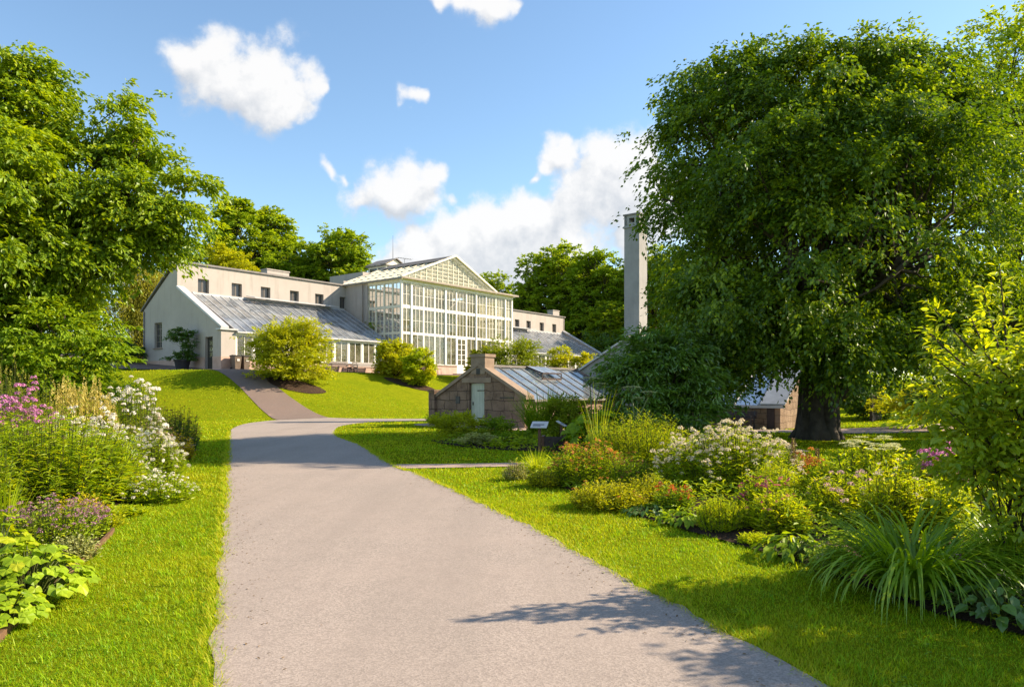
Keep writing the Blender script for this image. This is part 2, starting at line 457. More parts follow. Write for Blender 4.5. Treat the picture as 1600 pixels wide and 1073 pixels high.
    def straps(self, P, az, L, Wd, e0, bend, segs=4, mat=0, rnd=None, power=1.0):
        P = np.asarray(P, float).reshape(-1, 3); n = len(P)
        az, L, Wd, e0, bend = (np.broadcast_to(np.asarray(q, float), (n,)) for q in (az, L, Wd, e0, bend))
        t = np.linspace(0, 1, segs + 1)
        tm = (t[:-1] + t[1:]) / 2
        e = e0[:, None] - bend[:, None] * tm[None] ** power
        ds = (L / segs)[:, None]
        hx = np.concatenate([np.zeros((n, 1)), np.cumsum(np.cos(e) * ds, 1)], 1)
        hz = np.concatenate([np.zeros((n, 1)), np.cumsum(np.sin(e) * ds, 1)], 1)
        C = np.stack([P[:, 0:1] + hx * np.cos(az)[:, None], P[:, 1:2] + hx * np.sin(az)[:, None], P[:, 2:3] + hz], -1)
        side = np.stack([-np.sin(az), np.cos(az), np.zeros(n)], -1)
        wt = Wd[:, None] * np.minimum(1.0, .55 + 1.6 * t)[None] * np.clip(1.02 - t ** 3, .03, 1)[None] * .5
        A = C + side[:, None] * wt[..., None]; B = C - side[:, None] * wt[..., None]
        k = segs + 1
        V = np.stack([A, B], 2).reshape(n, 2 * k, 3)
        f = np.array([(2 * i, 2 * i + 1, 2 * i + 3, 2 * i + 2) for i in range(segs)])
        F = (f[None] + (np.arange(n) * 2 * k)[:, None, None]).reshape(-1, 4)
        rnd = RNG.random(n) if rnd is None else np.broadcast_to(rnd, (n,))
        self.add(V.reshape(-1, 3), [F], mat, np.repeat(rnd, 2 * k))
    def build(self, name, mats, parent=None, link=True):
        me = bpy.data.meshes.new(name)
        V = np.concatenate(self.v) - self.org
        me.vertices.add(len(V)); me.vertices.foreach_set('co', V.astype(np.float32).ravel())
        lens = np.concatenate([np.full(len(a), a.shape[1]) for a in self.f])
        li = np.concatenate([a.ravel() for a in self.f])
        me.loops.add(len(li)); me.loops.foreach_set('vertex_index', li.astype(np.int32))
        me.polygons.add(len(lens))
        me.polygons.foreach_set('loop_start', np.concatenate([[0], np.cumsum(lens)[:-1]]).astype(np.int32))
        me.polygons.foreach_set('material_index', np.concatenate(self.m).astype(np.int32))
        me.polygons.foreach_set('use_smooth', np.concatenate(self.smooth).astype(bool))
        at = me.attributes.new('rnd', 'FLOAT', 'POINT')
        at.data.foreach_set('value', np.concatenate(self.r).astype(np.float32))
        me.update(calc_edges=True)
        for k in (mats if isinstance(mats, (list, tuple)) else [mats]):
            me.materials.append(M[k] if isinstance(k, str) else k)
        o = bpy.data.objects.new(name, me)
        COL.objects.link(o)
        if parent is not None:
            o.parent = parent
        return o

def thing(name, label, cat, loc=(0, 0, 0), group=None):
    o = bpy.data.objects.new(name, None); COL.objects.link(o)
    o.empty_display_size = .1
    o.location = tuple(float(q) for q in loc)
    o['label'] = label; o['category'] = cat
    if group:
        o['group'] = group
    return o

def tag(o, label, cat, group=None):
    o['label'] = label; o['category'] = cat
    if group:
        o['group'] = group
    return o

def setting(o, kind='structure'):
    o['kind'] = kind
    return o

KIDS = {}
def dup(root, loc, rotz=0.0, scale=1.0, label=None, group=None):
    r = root.copy(); COL.objects.link(r)
    r.location = tuple(float(q) for q in loc); r.rotation_euler = (0, 0, rotz)
    r.scale = (scale,) * 3 if not hasattr(scale, '__len__') else scale
    if label:
        r['label'] = label
    if group:
        r['group'] = group
    for ch in [o for o in COL.objects if o.parent == root]:
        c = ch.copy(); COL.objects.link(c); c.parent = r
        for g in [o for o in COL.objects if o.parent == ch]:
            d = g.copy(); COL.objects.link(d); d.parent = c
    return r

# ------------------------------------------------------------------ world: sky with clouds, sun, camera
SUN_EL, SUN_AZ = 31.0, 13.0                   # elevation; azimuth measured from +X towards +Y
SDIR = np.array((math.cos(R(SUN_EL)) * math.cos(R(SUN_AZ)), math.cos(R(SUN_EL)) * math.sin(R(SUN_AZ)), math.sin(R(SUN_EL))))

# puffs by bearing (measured on the photograph): x, y, radius; grouped by part of the sky
CLOUDS_L = [(292, 95, 46), (258, 92, 30), (332, 75, 42), (312, 130, 46), (355, 132, 42), (402, 112, 44), (445, 105, 46), (472, 135, 38), (420, 160, 46), (382, 165, 42), (462, 172, 36), (430, 192, 26), (502, 140, 14)]
CLOUDS_U = [(622, 150, 18), (645, 148, 18), (667, 152, 13), (612, 178, 13), (635, 182, 8), (740, 6, 36), (775, 6, 30), (715, 2, 20), (803, 12, 16), (685, 2, 14)]
CLOUDS_R = [(560, 300, 36), (602, 294, 42), (648, 288, 42), (660, 305, 42), (620, 315, 38), (680, 276, 18), (715, 315, 14), (520, 262, 15), (545, 262, 10),
    (868, 232, 24), (850, 252, 15), (835, 270, 9), (882, 235, 14), (975, 245, 52), (930, 262, 46), (1010, 270, 60), (905, 300, 46), (960, 320, 62), (1040, 320, 66), (880, 330, 38), (985, 375, 48),
    (800, 345, 48), (830, 338, 42), (760, 357, 46), (718, 365, 34), (770, 388, 52), (842, 375, 56), (895, 395, 46), (700, 398, 46), (640, 398, 36), (605, 412, 30), (665, 424, 48), (745, 425, 54), (820, 418, 54), (588, 432, 26), (815, 455, 28)]

def build_world():
    w = bpy.data.worlds.new("World"); scene.world = w; w.use_nodes = True
    w.node_tree.nodes.clear()
    w.cycles.sampling_method = 'MANUAL'; w.cycles.sample_map_resolution = 256
    nt = NT(w.node_tree)
    tc = nt.new('ShaderNodeTexCoord').outputs['Generated']
    sky = nt.new('ShaderNodeTexSky', sky_type='NISHITA'); sky.sun_disc = False
    sky.sun_elevation = R(SUN_EL); sky.sun_rotation = R(90 - SUN_AZ)
    sky.air_density = SKY_AIR; sky.dust_density = SKY_DUST; sky.ozone_density = SKY_OZ
    skyc = nt.mix(1.0, sky.outputs[0], SKY_TINT, 'MULTIPLY')
    def background(col):
        bg = nt.new('ShaderNodeBackground'); bg.inputs[1].default_value = SKY_STRENGTH
        nt.l.new(col, bg.inputs[0]); return bg.outputs[0]
    def group(name, items):
        gt = bpy.data.node_groups.new(name, 'ShaderNodeTree')
        gt.interface.new_socket('Dir', in_out='INPUT', socket_type='NodeSocketVector')
        gt.interface.new_socket('Density', in_out='OUTPUT', socket_type='NodeSocketFloat')
        g = NT(gt); gi = g.new('NodeGroupInput'); go = g.new('NodeGroupOutput'); d = gi.outputs[0]
        wn = g.new('ShaderNodeTexNoise'); wn.inputs['Scale'].default_value = 15; wn.inputs['Detail'].default_value = 3
        g.l.new(d, wn.inputs['Vector'])
        dw = g.vmath('ADD', d, g.vmath('SCALE', g.vmath('SUBTRACT', wn.outputs['Color'], (.5, .5, .5)), scale=.07))
        cur = None
        for (x, y, r) in items:
            v = np.array(((x - CX) / FPX, 1, (HOR - y) / FPX)); ln = np.linalg.norm(v)
            rr = 1.64 * r / FPX / ln * (1.0 / math.sqrt(ln))
            q = g.math('MAXIMUM', g.math('MULTIPLY_ADD', g.vmath('DISTANCE', dw, tuple(v / ln), out=1), -1.0 / rr, 1.0), 0.0)
            q = g.math('MULTIPLY', q, q)
            cur = q if cur is None else g.math('ADD', cur, q)
        cur = g.math('POWER', cur, .62)
        n0 = g.noise(d, 9, 4, .55); n1 = g.noise(d, 27, 9, .62); n2 = g.noise(d, 110, 5, .6)
        e = g.math('ADD', g.math('MULTIPLY', g.math('SUBTRACT', n1, .5), 1.32), g.math('MULTIPLY', g.math('SUBTRACT', n2, .5), .2))
        e = g.math('ADD', e, g.math('MULTIPLY', g.math('SUBTRACT', n0, .5), .7))
        e = g.math('MULTIPLY', e, g.rng(cur, .02, .35))
        g.l.new(g.math('ADD', cur, e), go.inputs[0])
        def dens(vec):
            nd = nt.new('ShaderNodeGroup'); nd.node_tree = gt; nt.l.new(vec, nd.inputs[0]); return nd.outputs[0]
        d0 = dens(tc); d1 = dens(nt.vmath('ADD', tc, (.016, 0, .026)))
        alpha = nt.rng(d0, .16, .92); nt.n[-1].interpolation_type = 'SMOOTHERSTEP'
        lit = nt.rng(nt.math('SUBTRACT', d0, d1), -.42, .34)
        return background(nt.mix(nt.math('MULTIPLY', alpha, .96), skyc, nt.mix(lit, CLOUD_SH, CLOUD_LT)))
    sep = nt.new('ShaderNodeSeparateXYZ'); nt.l.new(tc, sep.inputs[0])
    dx, dy, dz = sep.outputs
    front = nt.math('MULTIPLY', nt.math('GREATER_THAN', dy, .62), nt.math('GREATER_THAN', dz, .02))
    left = nt.math('LESS_THAN', dx, nt.math('MULTIPLY', dy, (528 - CX) / FPX))
    left = nt.math('MULTIPLY', left, nt.math('GREATER_THAN', dz, nt.math('MULTIPLY', dy, (HOR - 236) / FPX)))
    upper = nt.math('GREATER_THAN', dz, nt.math('MULTIPLY', dy, (HOR - 205) / FPX))
    upper = nt.math('MULTIPLY', upper, nt.math('LESS_THAN', dx, nt.math('MULTIPLY', dy, (832 - CX) / FPX)))
    # elsewhere (seen in the glass, lighting the place): scattered clouds
    bn = nt.noise(tc, 3.2, 6, .6)
    back = background(nt.mix(nt.math('MULTIPLY', nt.rng(bn, .5, .68), nt.rng(dy, .3, .6, 1, 0)), skyc, tuple(.92 * q for q in CLOUD_LT)))
    def choose(f, no, yes):
        m = nt.new('ShaderNodeMixShader'); nt.l.new(f, m.inputs[0]); nt.l.new(no, m.inputs[1]); nt.l.new(yes, m.inputs[2]); return m.outputs[0]
    A = group('clouds_left', CLOUDS_L); B = group('clouds_upper', CLOUDS_U); C = group('clouds_right', CLOUDS_R)
    out = nt.new('ShaderNodeOutputWorld')
    nt.l.new(choose(front, back, choose(left, choose(upper, C, B), A)), out.inputs[0])

SKY_AIR = 1.0; SKY_OZ = 3.0; SKY_TINT = (.86, .86, .80)
SKY_STRENGTH = .127; SKY_DUST = .15
CLOUD_SH = (2.15, 2.27, 2.45); CLOUD_LT = (3.3, 3.27, 3.24)
build_world()
sl = bpy.data.lights.new('sun', 'SUN'); sl.energy = 5.0; sl.angle = R(.5); sl.color = (1, .81, .58)
so = bpy.data.objects.new('sun', sl); COL.objects.link(so)
so.rotation_euler = Vector(SDIR).to_track_quat('Z', 'Y').to_euler()
cam = bpy.data.cameras.new('camera'); cam.sensor_width = 36; cam.lens = FPX / 1600 * 36
cam.shift_y = (HOR - 536.5) / 1600; cam.clip_end = 4000; cam.clip_start = .05
co = bpy.data.objects.new('camera', cam); COL.objects.link(co)
co.location = (0, 0, EYE); co.rotation_euler = (R(90), 0, 0); scene.camera = co
scene.view_settings.view_transform = 'Standard'; scene.view_settings.look = 'None'
scene.view_settings.exposure = 1.27; scene.view_settings.gamma = 1
scene.render.engine = 'CYCLES'
cy = scene.cycles
cy.max_bounces = 8; cy.diffuse_bounces = 5; cy.glossy_bounces = 3; cy.transmission_bounces = 4; cy.transparent_max_bounces = 14
cy.use_denoising = True; cy.denoiser = 'OPENIMAGEDENOISE'
cy.sample_clamp_indirect = 6; cy.caustics_reflective = False; cy.caustics_refractive = False
# ================================================================== THE SETTING
def axis_coords(lo, hi, step, far):
    a = list(np.arange(lo, hi + 1e-6, step)); q = step
    l, h = lo, hi
    while h < far:
        q *= 1.35; h += q; l -= q
        a.append(h); a.insert(0, l)
    return np.array(a)

def build_ground():
    xs = axis_coords(-48, 48, .5, 1600); ys = axis_coords(-4, 100, .5, 1600)
    X, Y = np.meshgrid(xs, ys)
    Z = height(X, Y)
    mb = MB(); nx = len(xs); ny = len(ys)
    i = np.arange(ny - 1)[:, None] * nx; j = np.arange(nx - 1)[None]
    F = np.stack([i + j, i + j + 1, i + nx + j + 1, i + nx + j], -1).reshape(-1, 4)
    mb.add(np.stack([X, Y, Z], -1).reshape(-1, 3), [F], 0, None, True)
    setting(mb.build('lawn', 'lawn'))
build_ground()

def sheet(name, outline, mat, lift, step=.6, mound=0.0, lift_fn=None):
    P = np.asarray(outline, float)
    lo = P.min(0); hi = P.max(0)
    gx, gy = np.meshgrid(np.arange(lo[0], hi[0], step), np.arange(lo[1], hi[1], step))
    gx = gx.ravel() + RNG.normal(0, step * .12, gx.size); gy = gy.ravel() + RNG.normal(0, step * .12, gy.size)
    ins = inpoly(P, gx, gy)
    gx, gy = gx[ins], gy[ins]
    # distance to the outline keeps inner points off the edge
    d = np.full(len(gx), 1e9)
    for q in P[::1]:
        d = np.minimum(d, np.hypot(gx - q[0], gy - q[1]))
    keep = d > step * .35
    gx, gy, d = gx[keep], gy[keep], d[keep]
    vs = [Vector((float(a), float(b))) for a, b in P] + [Vector((float(a), float(b))) for a, b in zip(gx, gy)]
    n = len(P)
    r = delaunay_2d_cdt(vs, [(i, (i + 1) % n) for i in range(n)], [list(range(n))], 1, 1e-5)
    V = np.array([(v.x, v.y) for v in r[0]])
    z = height(V[:, 0], V[:, 1]) + lift
    if mound:
        dd = np.full(len(V), 1e9)
        for q in P:
            dd = np.minimum(dd, np.hypot(V[:, 0] - q[0], V[:, 1] - q[1]))
        z += mound * np.clip(dd / .6, 0, 1) + np.where(dd > .05, RNG.normal(0, .012, len(V)), 0)
    mb = MB()
    tri = [f for f in r[2] if len(f) == 3]
    T = np.array(tri)
    a = V[T[:, 1]] - V[T[:, 0]]; b = V[T[:, 2]] - V[T[:, 0]]
    flip = a[:, 0] * b[:, 1] - a[:, 1] * b[:, 0] < 0
    T[flip] = T[flip][:, ::-1]
    mb.add(np.column_stack([V, z]), [T], 0, None, True)
    return setting(mb.build(name, mat))

# main drive, its left and right edges on the ground
LEFT_EDGE = [(1.1, -3), (-1.66, 3.98), (-2.60, 6.35), (-4.0, 10.0), (-5.6, 14.1), (-9.0, 22.8), (-11.3, 28.8), (-12.3, 32.0), (-12.95, 35), (-13.0, 37.4), (-12.75, 39.6)]
RIGHT_EDGE = [(4.0, -3), (1.74, 3.98), (1.26, 5.42), (0, 9.2), (-1.86, 14.0), (-2.6, 15.6), (-4.6, 21.5), (-6.2, 25.4), (-7.25, 29.3), (-7.75, 32.5), (-7.6, 35.3), (-6.6, 37.2), (-4.3, 38.3), (1.0, 39.0), (8.0, 42.0)]
FAR_EDGE = [(8.0, 44.5), (1.0, 41.6), (-4.3, 40.9), (-8.0, 41.0), (-10.0, 41.4), (-11.2, 41.2)]
LE = smooth_curve(LEFT_EDGE, .16, .02); RE = smooth_curve(RIGHT_EDGE, .16, .02); FE = smooth_curve(FAR_EDGE, .4)
DRIVE = np.concatenate([LE[::-1], RE, FE])
sheet('path', DRIVE, 'asphalt', .014, .55)
# ramp up to the terrace
RAMP_L = [(-12.85, 39.3), (-14.3, 41.3), (-16.5, 44.0), (-18.9, 46.6), (-20.9, 48.9)]
RAMP_R = [(-10.6, 41.35), (-12.3, 43.0), (-14.6, 45.2), (-16.8, 47.6), (-18.4, 49.6)]
RL = smooth_curve(RAMP_L, .4, .012); RR = smooth_curve(RAMP_R, .4, .012)
RAMP = np.concatenate([RL, RR[::-1]])
sheet('ramp_path', RAMP, 'ramp_asphalt', .022, .5)
# terrace apron: along the end wall and in front of the wings
def WP(s, k):
    q = W(s, k, 0); return (q[0], q[1])
TERR = [(-20.9, 48.6), (-18.3, 49.7), WP(1.2, -1.7), WP(15.6, -1.9), WP(16.0, -4.2), WP(32.5, -4.2), WP(33, -1.8), WP(55, -1.8), WP(55, .2), WP(-.05, .2), WP(-.05, 11.7), WP(-4, 15), (-37, 63), (-40, 61), (-31.5, 53.6), (-28, 51.3), (-24, 49.7)]
sheet('terrace_path', TERR, 'ramp_asphalt', .03, .8)
# side path behind the right bed, gravel in front of the stone shed and by the far shed
SIDE = np.concatenate([smooth_curve([(-2.3, 14.95), (-.5, 15.25), (2, 15.9), (5, 17.2), (8, 19.2)], .4, .01), smooth_curve([(8, 20.0), (5, 18.1), (2, 16.75), (-.5, 16.0), (-2.75, 15.75)], .4, .01)])
sheet('side_path', SIDE, 'gravel', .018, .5)
SHEDP = smooth_curve([(-4.6, 33.6), (-1.6, 30.6), (1.2, 28.6), (3.5, 27), (4.4, 28.2), (1.2, 31.2), (-3.4, 35.2)], .5, .01, True)
sheet('shed_path', SHEDP, 'gravel', .018, .5)
FARP = smooth_curve([(5.0, 29.6), (9.5, 30.2), (13.5, 29.3), (17, 30.0), (24, 33.5), (31, 37), (30, 40.5), (22, 37), (16, 34.2), (12, 32.9), (6, 34.6)], .6, .015, True)
sheet('far_path', FARP, 'gravel', .02, .7)
# beds
LBED = np.concatenate([smooth_curve([(-3.15, 4.2), (-3.46, 4.85), (-4.45, 7.67), (-4.75, 8.6), (-5.6, 10.6), (-6.3, 12.6), (-7.9, 17.2), (-9.3, 20.2), (-10.6, 21.9), (-12.4, 23)], .3, .02), np.array([(-22, 27), (-22, 3), (-9, 2.5)])])
sheet('flower_bed_soil', LBED, 'mulch', .02, .4, .05)
RBED = np.concatenate([smooth_curve([(-.05, 14.1), (0.12, 13.6), (.86, 12.0), (1.74, 9.1), (2.56, 7.2), (2.92, 6.02), (3.12, 5.25), (3.55, 4.55), (4.2, 3.6), (6, 3)], .3, .02), smooth_curve([(11, 3), (11, 9), (9, 11.2), (6.1, 13.1), (3.6, 15.2), (1.2, 15.3), (.2, 14.8)], .4, .02)])
sheet('flower_bed_soil', RBED, 'mulch', .02, .4, .05)
MBED = smooth_curve([(-2.6, 23.9), (-2.3, 22.2), (-1.0, 20.2), (.5, 19.3), (2.6, 18.9), (6, 20.2), (7.5, 22.5), (5, 25.5), (1, 26.5), (-1.6, 25.6)], .4, .03, True)
sheet('flower_bed_soil', MBED, 'mulch', .02, .5, .05)

# ---- grass blades (uncountable: one object)
EXCL = [DRIVE, RAMP, SIDE, SHEDP, LBED, RBED, MBED, TERR, FARP]
def grass():
    mb = MB()
    bands = [(3.2, 5.2, 11000, .040, .0032), (5.2, 7.5, 6000, .042, .0044), (7.5, 11, 2600, .046, .007), (11, 16, 800, .055, .013), (16, 25, 300, .06, .022), (25, 50, 75, .07, .04)]
    for (a, b, dens, L, wd) in bands:
        xm = b * .92
        n = int(dens * (b - a) * 2 * xm)
        X = RNG.uniform(-xm, xm, n); Y = RNG.uniform(a, b, n)
        ok = np.abs(X) < .92 * Y + .3
        for poly in EXCL:
            if len(X[ok]) == 0:
                break
            ins = inpoly(poly, X, Y)
            ok &= ~ins
        X, Y = X[ok], Y[ok]
        # tufts: thin patches and lusher patches
        f = np.sin(X * 2.1 + np.sin(Y * 1.7) * 2) * np.sin(Y * 2.7 + np.cos(X * 1.3) * 2)
        keep = RNG.random(len(X)) < .78 + .22 * f
        X, Y, f = X[keep], Y[keep], f[keep]
        n = len(X)
        Z = height(X, Y) - .004
        big = np.sin(X * .9 + 1.3 * np.sin(Y * .5)) * np.sin(Y * .7 + 2)
        r = np.clip(RNG.normal(.42, .2, n) - .20 * big + .12 * f, 0, .86)
        dry = RNG.random(n) < .035
        r[dry] = RNG.uniform(.85, 1, dry.sum())
        mb.straps(np.stack([X, Y, Z], -1), RNG.uniform(0, TAU, n), L * RNG.uniform(.55, 1.25, n) * (1 + .15 * f), wd * RNG.uniform(.7, 1.3, n), RNG.uniform(.75, 1.5, n), RNG.uniform(.2, 1.5, n), 2, 0, r)
    # longer tufts the mower missed
    X = RNG.uniform(-7, 7, 900); Y = 3.3 + 8 * RNG.random(900) ** 1.4
    ok = np.ones(900, bool)
    for poly in EXCL:
        ok &= ~inpoly(poly, X, Y)
    X = np.repeat(X[ok], 16) + RNG.normal(0, .035, 16 * ok.sum()); Y = np.repeat(Y[ok], 16) + RNG.normal(0, .035, 16 * ok.sum())
    n = len(X)
    mb.straps(np.stack([X, Y, height(X, Y)], -1), RNG.uniform(0, TAU, n), RNG.uniform(.05, .10, n), RNG.uniform(.004, .008, n), RNG.uniform(.8, 1.5, n), RNG.uniform(.4, 1.6, n), 3, 0, np.repeat(RNG.uniform(.05, .6, n // 16), 16))
    # straw-coloured fringe along the drive edges
    for E, sgn in ((LE, -1), (RE, 1)):
        E2 = E[(E[:, 1] > 3.2) & (E[:, 1] < 28)]
        idx = RNG.integers(0, len(E2) - 1, 22000)
        w = 1 / E2[idx, 1]; idx = idx[RNG.random(len(idx)) < np.clip(w * 5, 0.15, 1)]
        P = E2[idx] + RNG.normal(0, .04, (len(idx), 2)) + RNG.random((len(idx), 1)) * (E2[np.minimum(idx + 1, len(E2) - 1)] - E2[idx])
        P[:, 0] += sgn * .02
        n = len(P)
        r = np.where(RNG.random(n) < .5, RNG.uniform(.8, 1, n), RNG.uniform(.1, .7, n))
        mb.straps(np.column_stack([P, height(P[:, 0], P[:, 1]) + .002]), RNG.uniform(0, TAU, n), RNG.uniform(.04, .11, n), .004 * np.clip(P[:, 1] / 5, 1, 4), RNG.uniform(.3, 1.3, n), RNG.uniform(.3, 1.4, n), 2, 0, r)
    o = mb.build('grass', 'grassblade'); o['kind'] = 'stuff'
grass()

# timber edging along the left bed
def edging():
    mb = MB()
    E = smooth_curve([(-3.1, 4.0), (-3.42, 4.85), (-4.38, 7.67), (-4.62, 8.3)], .5)
    for a, b in zip(E[:-1], E[1:]):
        mb.bar((a[0], a[1], .012), (b[0], b[1], .012), .03, .09, mat=0)
    tag(mb.build('bed_edging', 'timber'), 'weathered brown timber board edging along the left flower bed', 'edging')
edging()

# ================================================================== THE CONSERVATORY
S_A = 16.29; S_B = 32.1                     # the tall glass hall
K_F = -1.32; K_U = 6.17; K_B = 11.5; Z_LT, Z_TOP, Z_BACK = 9.12, 11.4, 8.07
K_M = 3.1; Z_EAVE = 5.88; Z_SILL = 3.92; Z_HE = 11.45; Z_H1, Z_H2 = 8.28 + .75, 6.05 + .55
Z_H1 = 1.65 + (609 - 477.3) / FPX * 62.9; Z_H2 = 1.65 + (609 - 519) / FPX * 62.9

conservatory = thing('conservatory', 'long pale rendered conservatory with a tall white-framed glass hall and glass-roofed wings', 'conservatory', W(0, 0, ZT))
def CB():
    return MB(W(0, 0, ZT))

def holed_wall(mb, fn, a0, a1, zb, zt, holes, mat=0):
    """wall made of blocks fn(a0,a1,z0,z1); holes: (a0,a1,z0,z1)"""
    hs = sorted(holes); cur = a0
    for (h0, h1_, z0, z1) in hs:
        if h0 > cur:
            fn(mb, cur, h0, zb, zt, mat)
        if z0 > zb:
            fn(mb, h0, h1_, zb, z0, mat)
        if z1 < zt:
            fn(mb, h0, h1_, z1, zt, mat)
        cur = h1_
    if cur < a1:
        fn(mb, cur, a1, zb, zt, mat)

def s_of(px, k):
    r = (px - CX) / FPX
    x0 = P0[0] + k * VX; y0 = P0[1] + k * VY
    return (r * y0 - x0) / (UX - r * UY)

def small_window(s0, s1, k, z0, z1, label=None):
    """deep-set upper window in the wing wall facing the front (-v)"""
    m = CB()
    t = .07
    D0, D1 = k + .23, k + .29
    m.fb(s0, s1, D0, D1, z0, z0 + t); m.fb(s0, s1, D0, D1, z1 - t, z1); m.fb((s0 + s1) / 2 - .02, (s0 + s1) / 2 + .02, D0, D1, z0 + t, z1 - t)
    m.fb(s0, s0 + t, D0, D1, z0 + t, z1 - t); m.fb(s1 - t, s1, D0, D1, z0 + t, z1 - t)
    m.fb(s0 - .05, s1 + .05, k - .05, k + .22, z0 - .07, z0 - .002)
    w = m.build('window', 'darkframe', conservatory)
    g = CB(); g.fb(s0 + t, s1 - t, k + .255, k + .262, z0 + t, z1 - t); g.build('pane', 'darkglass', w)

def upper_wall(sa, sb, pxs, name='wall'):
    m = CB()
    ww = .92
    holes = []
    for px in pxs:
        s = s_of(px, K_U); holes.append((s - ww / 2, s + ww / 2, 9.27, 10.36))
    holed_wall(m, lambda b, a0, a1, z0, z1, mt: b.fb(a0, a1, K_U, K_U + .35, z0, z1, mt), sa, sb, ZT - .3, Z_TOP, holes)
    m.build('wall', 'stucco', conservatory)
    for (a, b, z0, z1) in holes:
        small_window(a, b, K_U, z0, z1)

upper_wall(.36, S_A + 1.2, (318, 370, 415, 460, 499, 537))
upper_wall(S_B - 2.0, 53.4, (808, 826, 846.5, 866))

# end wall, seen obliquely in the shade: profile along k
def end_wall(s0, s1, openings, mat='stucco'):
    m = CB()
    def top(k):
        if k <= K_U:
            return 6.05 + (9.42 - 6.05) * k / K_U
        return Z_TOP + (Z_BACK - Z_TOP) * (k - K_U) / (K_B - K_U)
    br = sorted({0.0, K_U, K_B} | {o[0] for o in openings} | {o[1] for o in openings})
    for a, b in zip(br[:-1], br[1:]):
        o = next((o for o in openings if o[0] <= a and b <= o[1]), None)
        ta = top(a + 1e-6) ; tb = top(b - 1e-6)
        segs = [(2.4, None)] if o is None else ([(2.4, o[2])] if o[2] > 2.5 else []) + [(o[3], None)]
        for z0, z1 in segs:
            poly = [W(s0, a, z0), W(s0, b, z0), W(s0, b, tb if z1 is None else z1), W(s0, a, ta if z1 is None else z1)]
            m.prism(poly, U3 * (s1 - s0))
    return m.build('wall', mat, conservatory)
DOOR = (1.1, 2.15, ZT + .02, ZT + 2.45); EWIN = (8.55, 9.75, 4.95, 6.95)
end_wall(0, .36, [DOOR, EWIN])
end_wall(53.04, 53.4, [])
# front pier of the end wall (sunlit return)
m = CB(); m.fb(.362, 1.15, .005, .40, 2.5, 5.98); m.build('pier', 'stucco', conservatory)
m = CB(); m.fb(-.03, 1.18, -.035, .43, 2.4, 4.05); m.fb(-.03, .0, .43, 1.1, 2.4, 4.05); m.build('plinth', 'plinth', conservatory)
m = CB(); m.fb(-.03, 0, 2.15, 4.6, 2.4, 4.05); m.fb(-.025, 0, 4.6, K_B, 2.4, 3.95)
m.build('plinth', 'plinth', conservatory)
# sloping grey copings of the end walls, cap mouldings
for s0, s1 in ((-.09, .52), (52.9, 53.5)):
    m = CB()
    m.prism([W(s0, -.15, 6.06), W(s0, K_U - .02, 9.44), W(s0, K_U - .02, 9.62), W(s0, -.15, 6.2)], U3 * (s1 - s0))
    m.fb(s0 - .04, s1 + .75 if s0 < 1 else s1, -.14, .5, 5.94, 6.055)
    m.build('coping', 'zinc', conservatory)
# roofs: flat ridge capping and the rear slope
for sa, sb in ((-.12, S_A + 1.2), (S_B - 2, 53.5)):
    m = CB()
    m.fb(sa, sb, K_U - .14, K_U + .6, Z_TOP + .002, Z_TOP + .12)
    m.prism([W(sa, K_U + .3, Z_TOP + .10), W(sa, K_B + .35, Z_BACK - .10), W(sa, K_B + .35, Z_BACK + .02), W(sa, K_U + .3, Z_TOP + .22)], U3 * (sb - sa))
    m.build('roof', 'slate', conservatory)
m = CB(); m.fb(.36, 53.04, K_B - .3, K_B, 2.4, Z_BACK - .12); m.build('wall', 'stucco', conservatory)
m = CB()
q = W(-.07, K_B - .12, 0)
m.tube([q + Z3 * 2.6, q + Z3 * 5, q + Z3 * (Z_BACK - .1)], .05, 8); m.build('downpipe', 'slate', conservatory)
m = CB(); q = W(S_A - .25, K_M + .5, 0)
m.tube([q + Z3 * 6.9, q + Z3 * 9, q + Z3 * (Z_HE - .1)], .05, 8); m.build('downpipe', 'darkframe', conservatory)
# chimneys on the ridge
for sc, wd, ht in ((.75, 1.0, .6), (s_of(434, 7.0), 2.2, .62), (52.5, 1.5, .9)):
    m = CB(); m.fb(sc - wd / 2, sc + wd / 2, K_U + .75, K_U + 1.65, Z_TOP - .6, Z_TOP + ht)
    m.fb(sc - wd / 2 - .06, sc + wd / 2 + .06, K_U + .69, K_U + 1.71, Z_TOP + ht, Z_TOP + ht + .09)
    m.build('chimney', 'stucco', conservatory)

# end door and end window
m = CB(); m.fb(.2, .26, DOOR[0] + .02, DOOR[1] - .02, DOOR[2], DOOR[3] - .02)
for z in (3.9, 4.5):
    pass
d = m.build('door', 'doordark', conservatory)
m = CB()
for i in range(3):
    m.fb(.185, .198, DOOR[0] + .3, DOOR[1] - .3, 4.05 + i * .42, 4.05 + i * .42 + .34)
m.build('pane', 'pane_glass', d)
m = CB(); m.lathe(W(.18, DOOR[0] + .12, 4.1), [(.001, 0), (.03, .01), (.03, .05), (.001, .06)], 8); m.build('handle', 'zinc', d)
m = CB(); m.fb(-.55, .18, DOOR[0] - .1, DOOR[1] + .1, ZT - .2, ZT + .06); m.build('step', 'coping', conservatory)
m = CB(); k0, k1, z0, z1 = EWIN
m.fb(.16, .22, k0, k1, z0, z0 + .07); m.fb(.16, .22, k0, k1, z1 - .07, z1)
for kk in (k0, (k0 + k1) / 2 - .04, k1 - .07):
    m.fb(.16, .22, kk, kk + .07, z0 + .07, z1 - .07)
for i in (1, 2, 3):
    zz = z0 + (z1 - z0) * i / 4
    m.fb(.165, .2, k0 + .07, k1 - .07, zz - .015, zz + .015)
w = m.build('window', 'darkframe', conservatory)
m = CB(); m.fb(.19, .197, k0 + .07, k1 - .07, z0 + .07, z1 - .07); m.build('pane', 'darkglass', w)
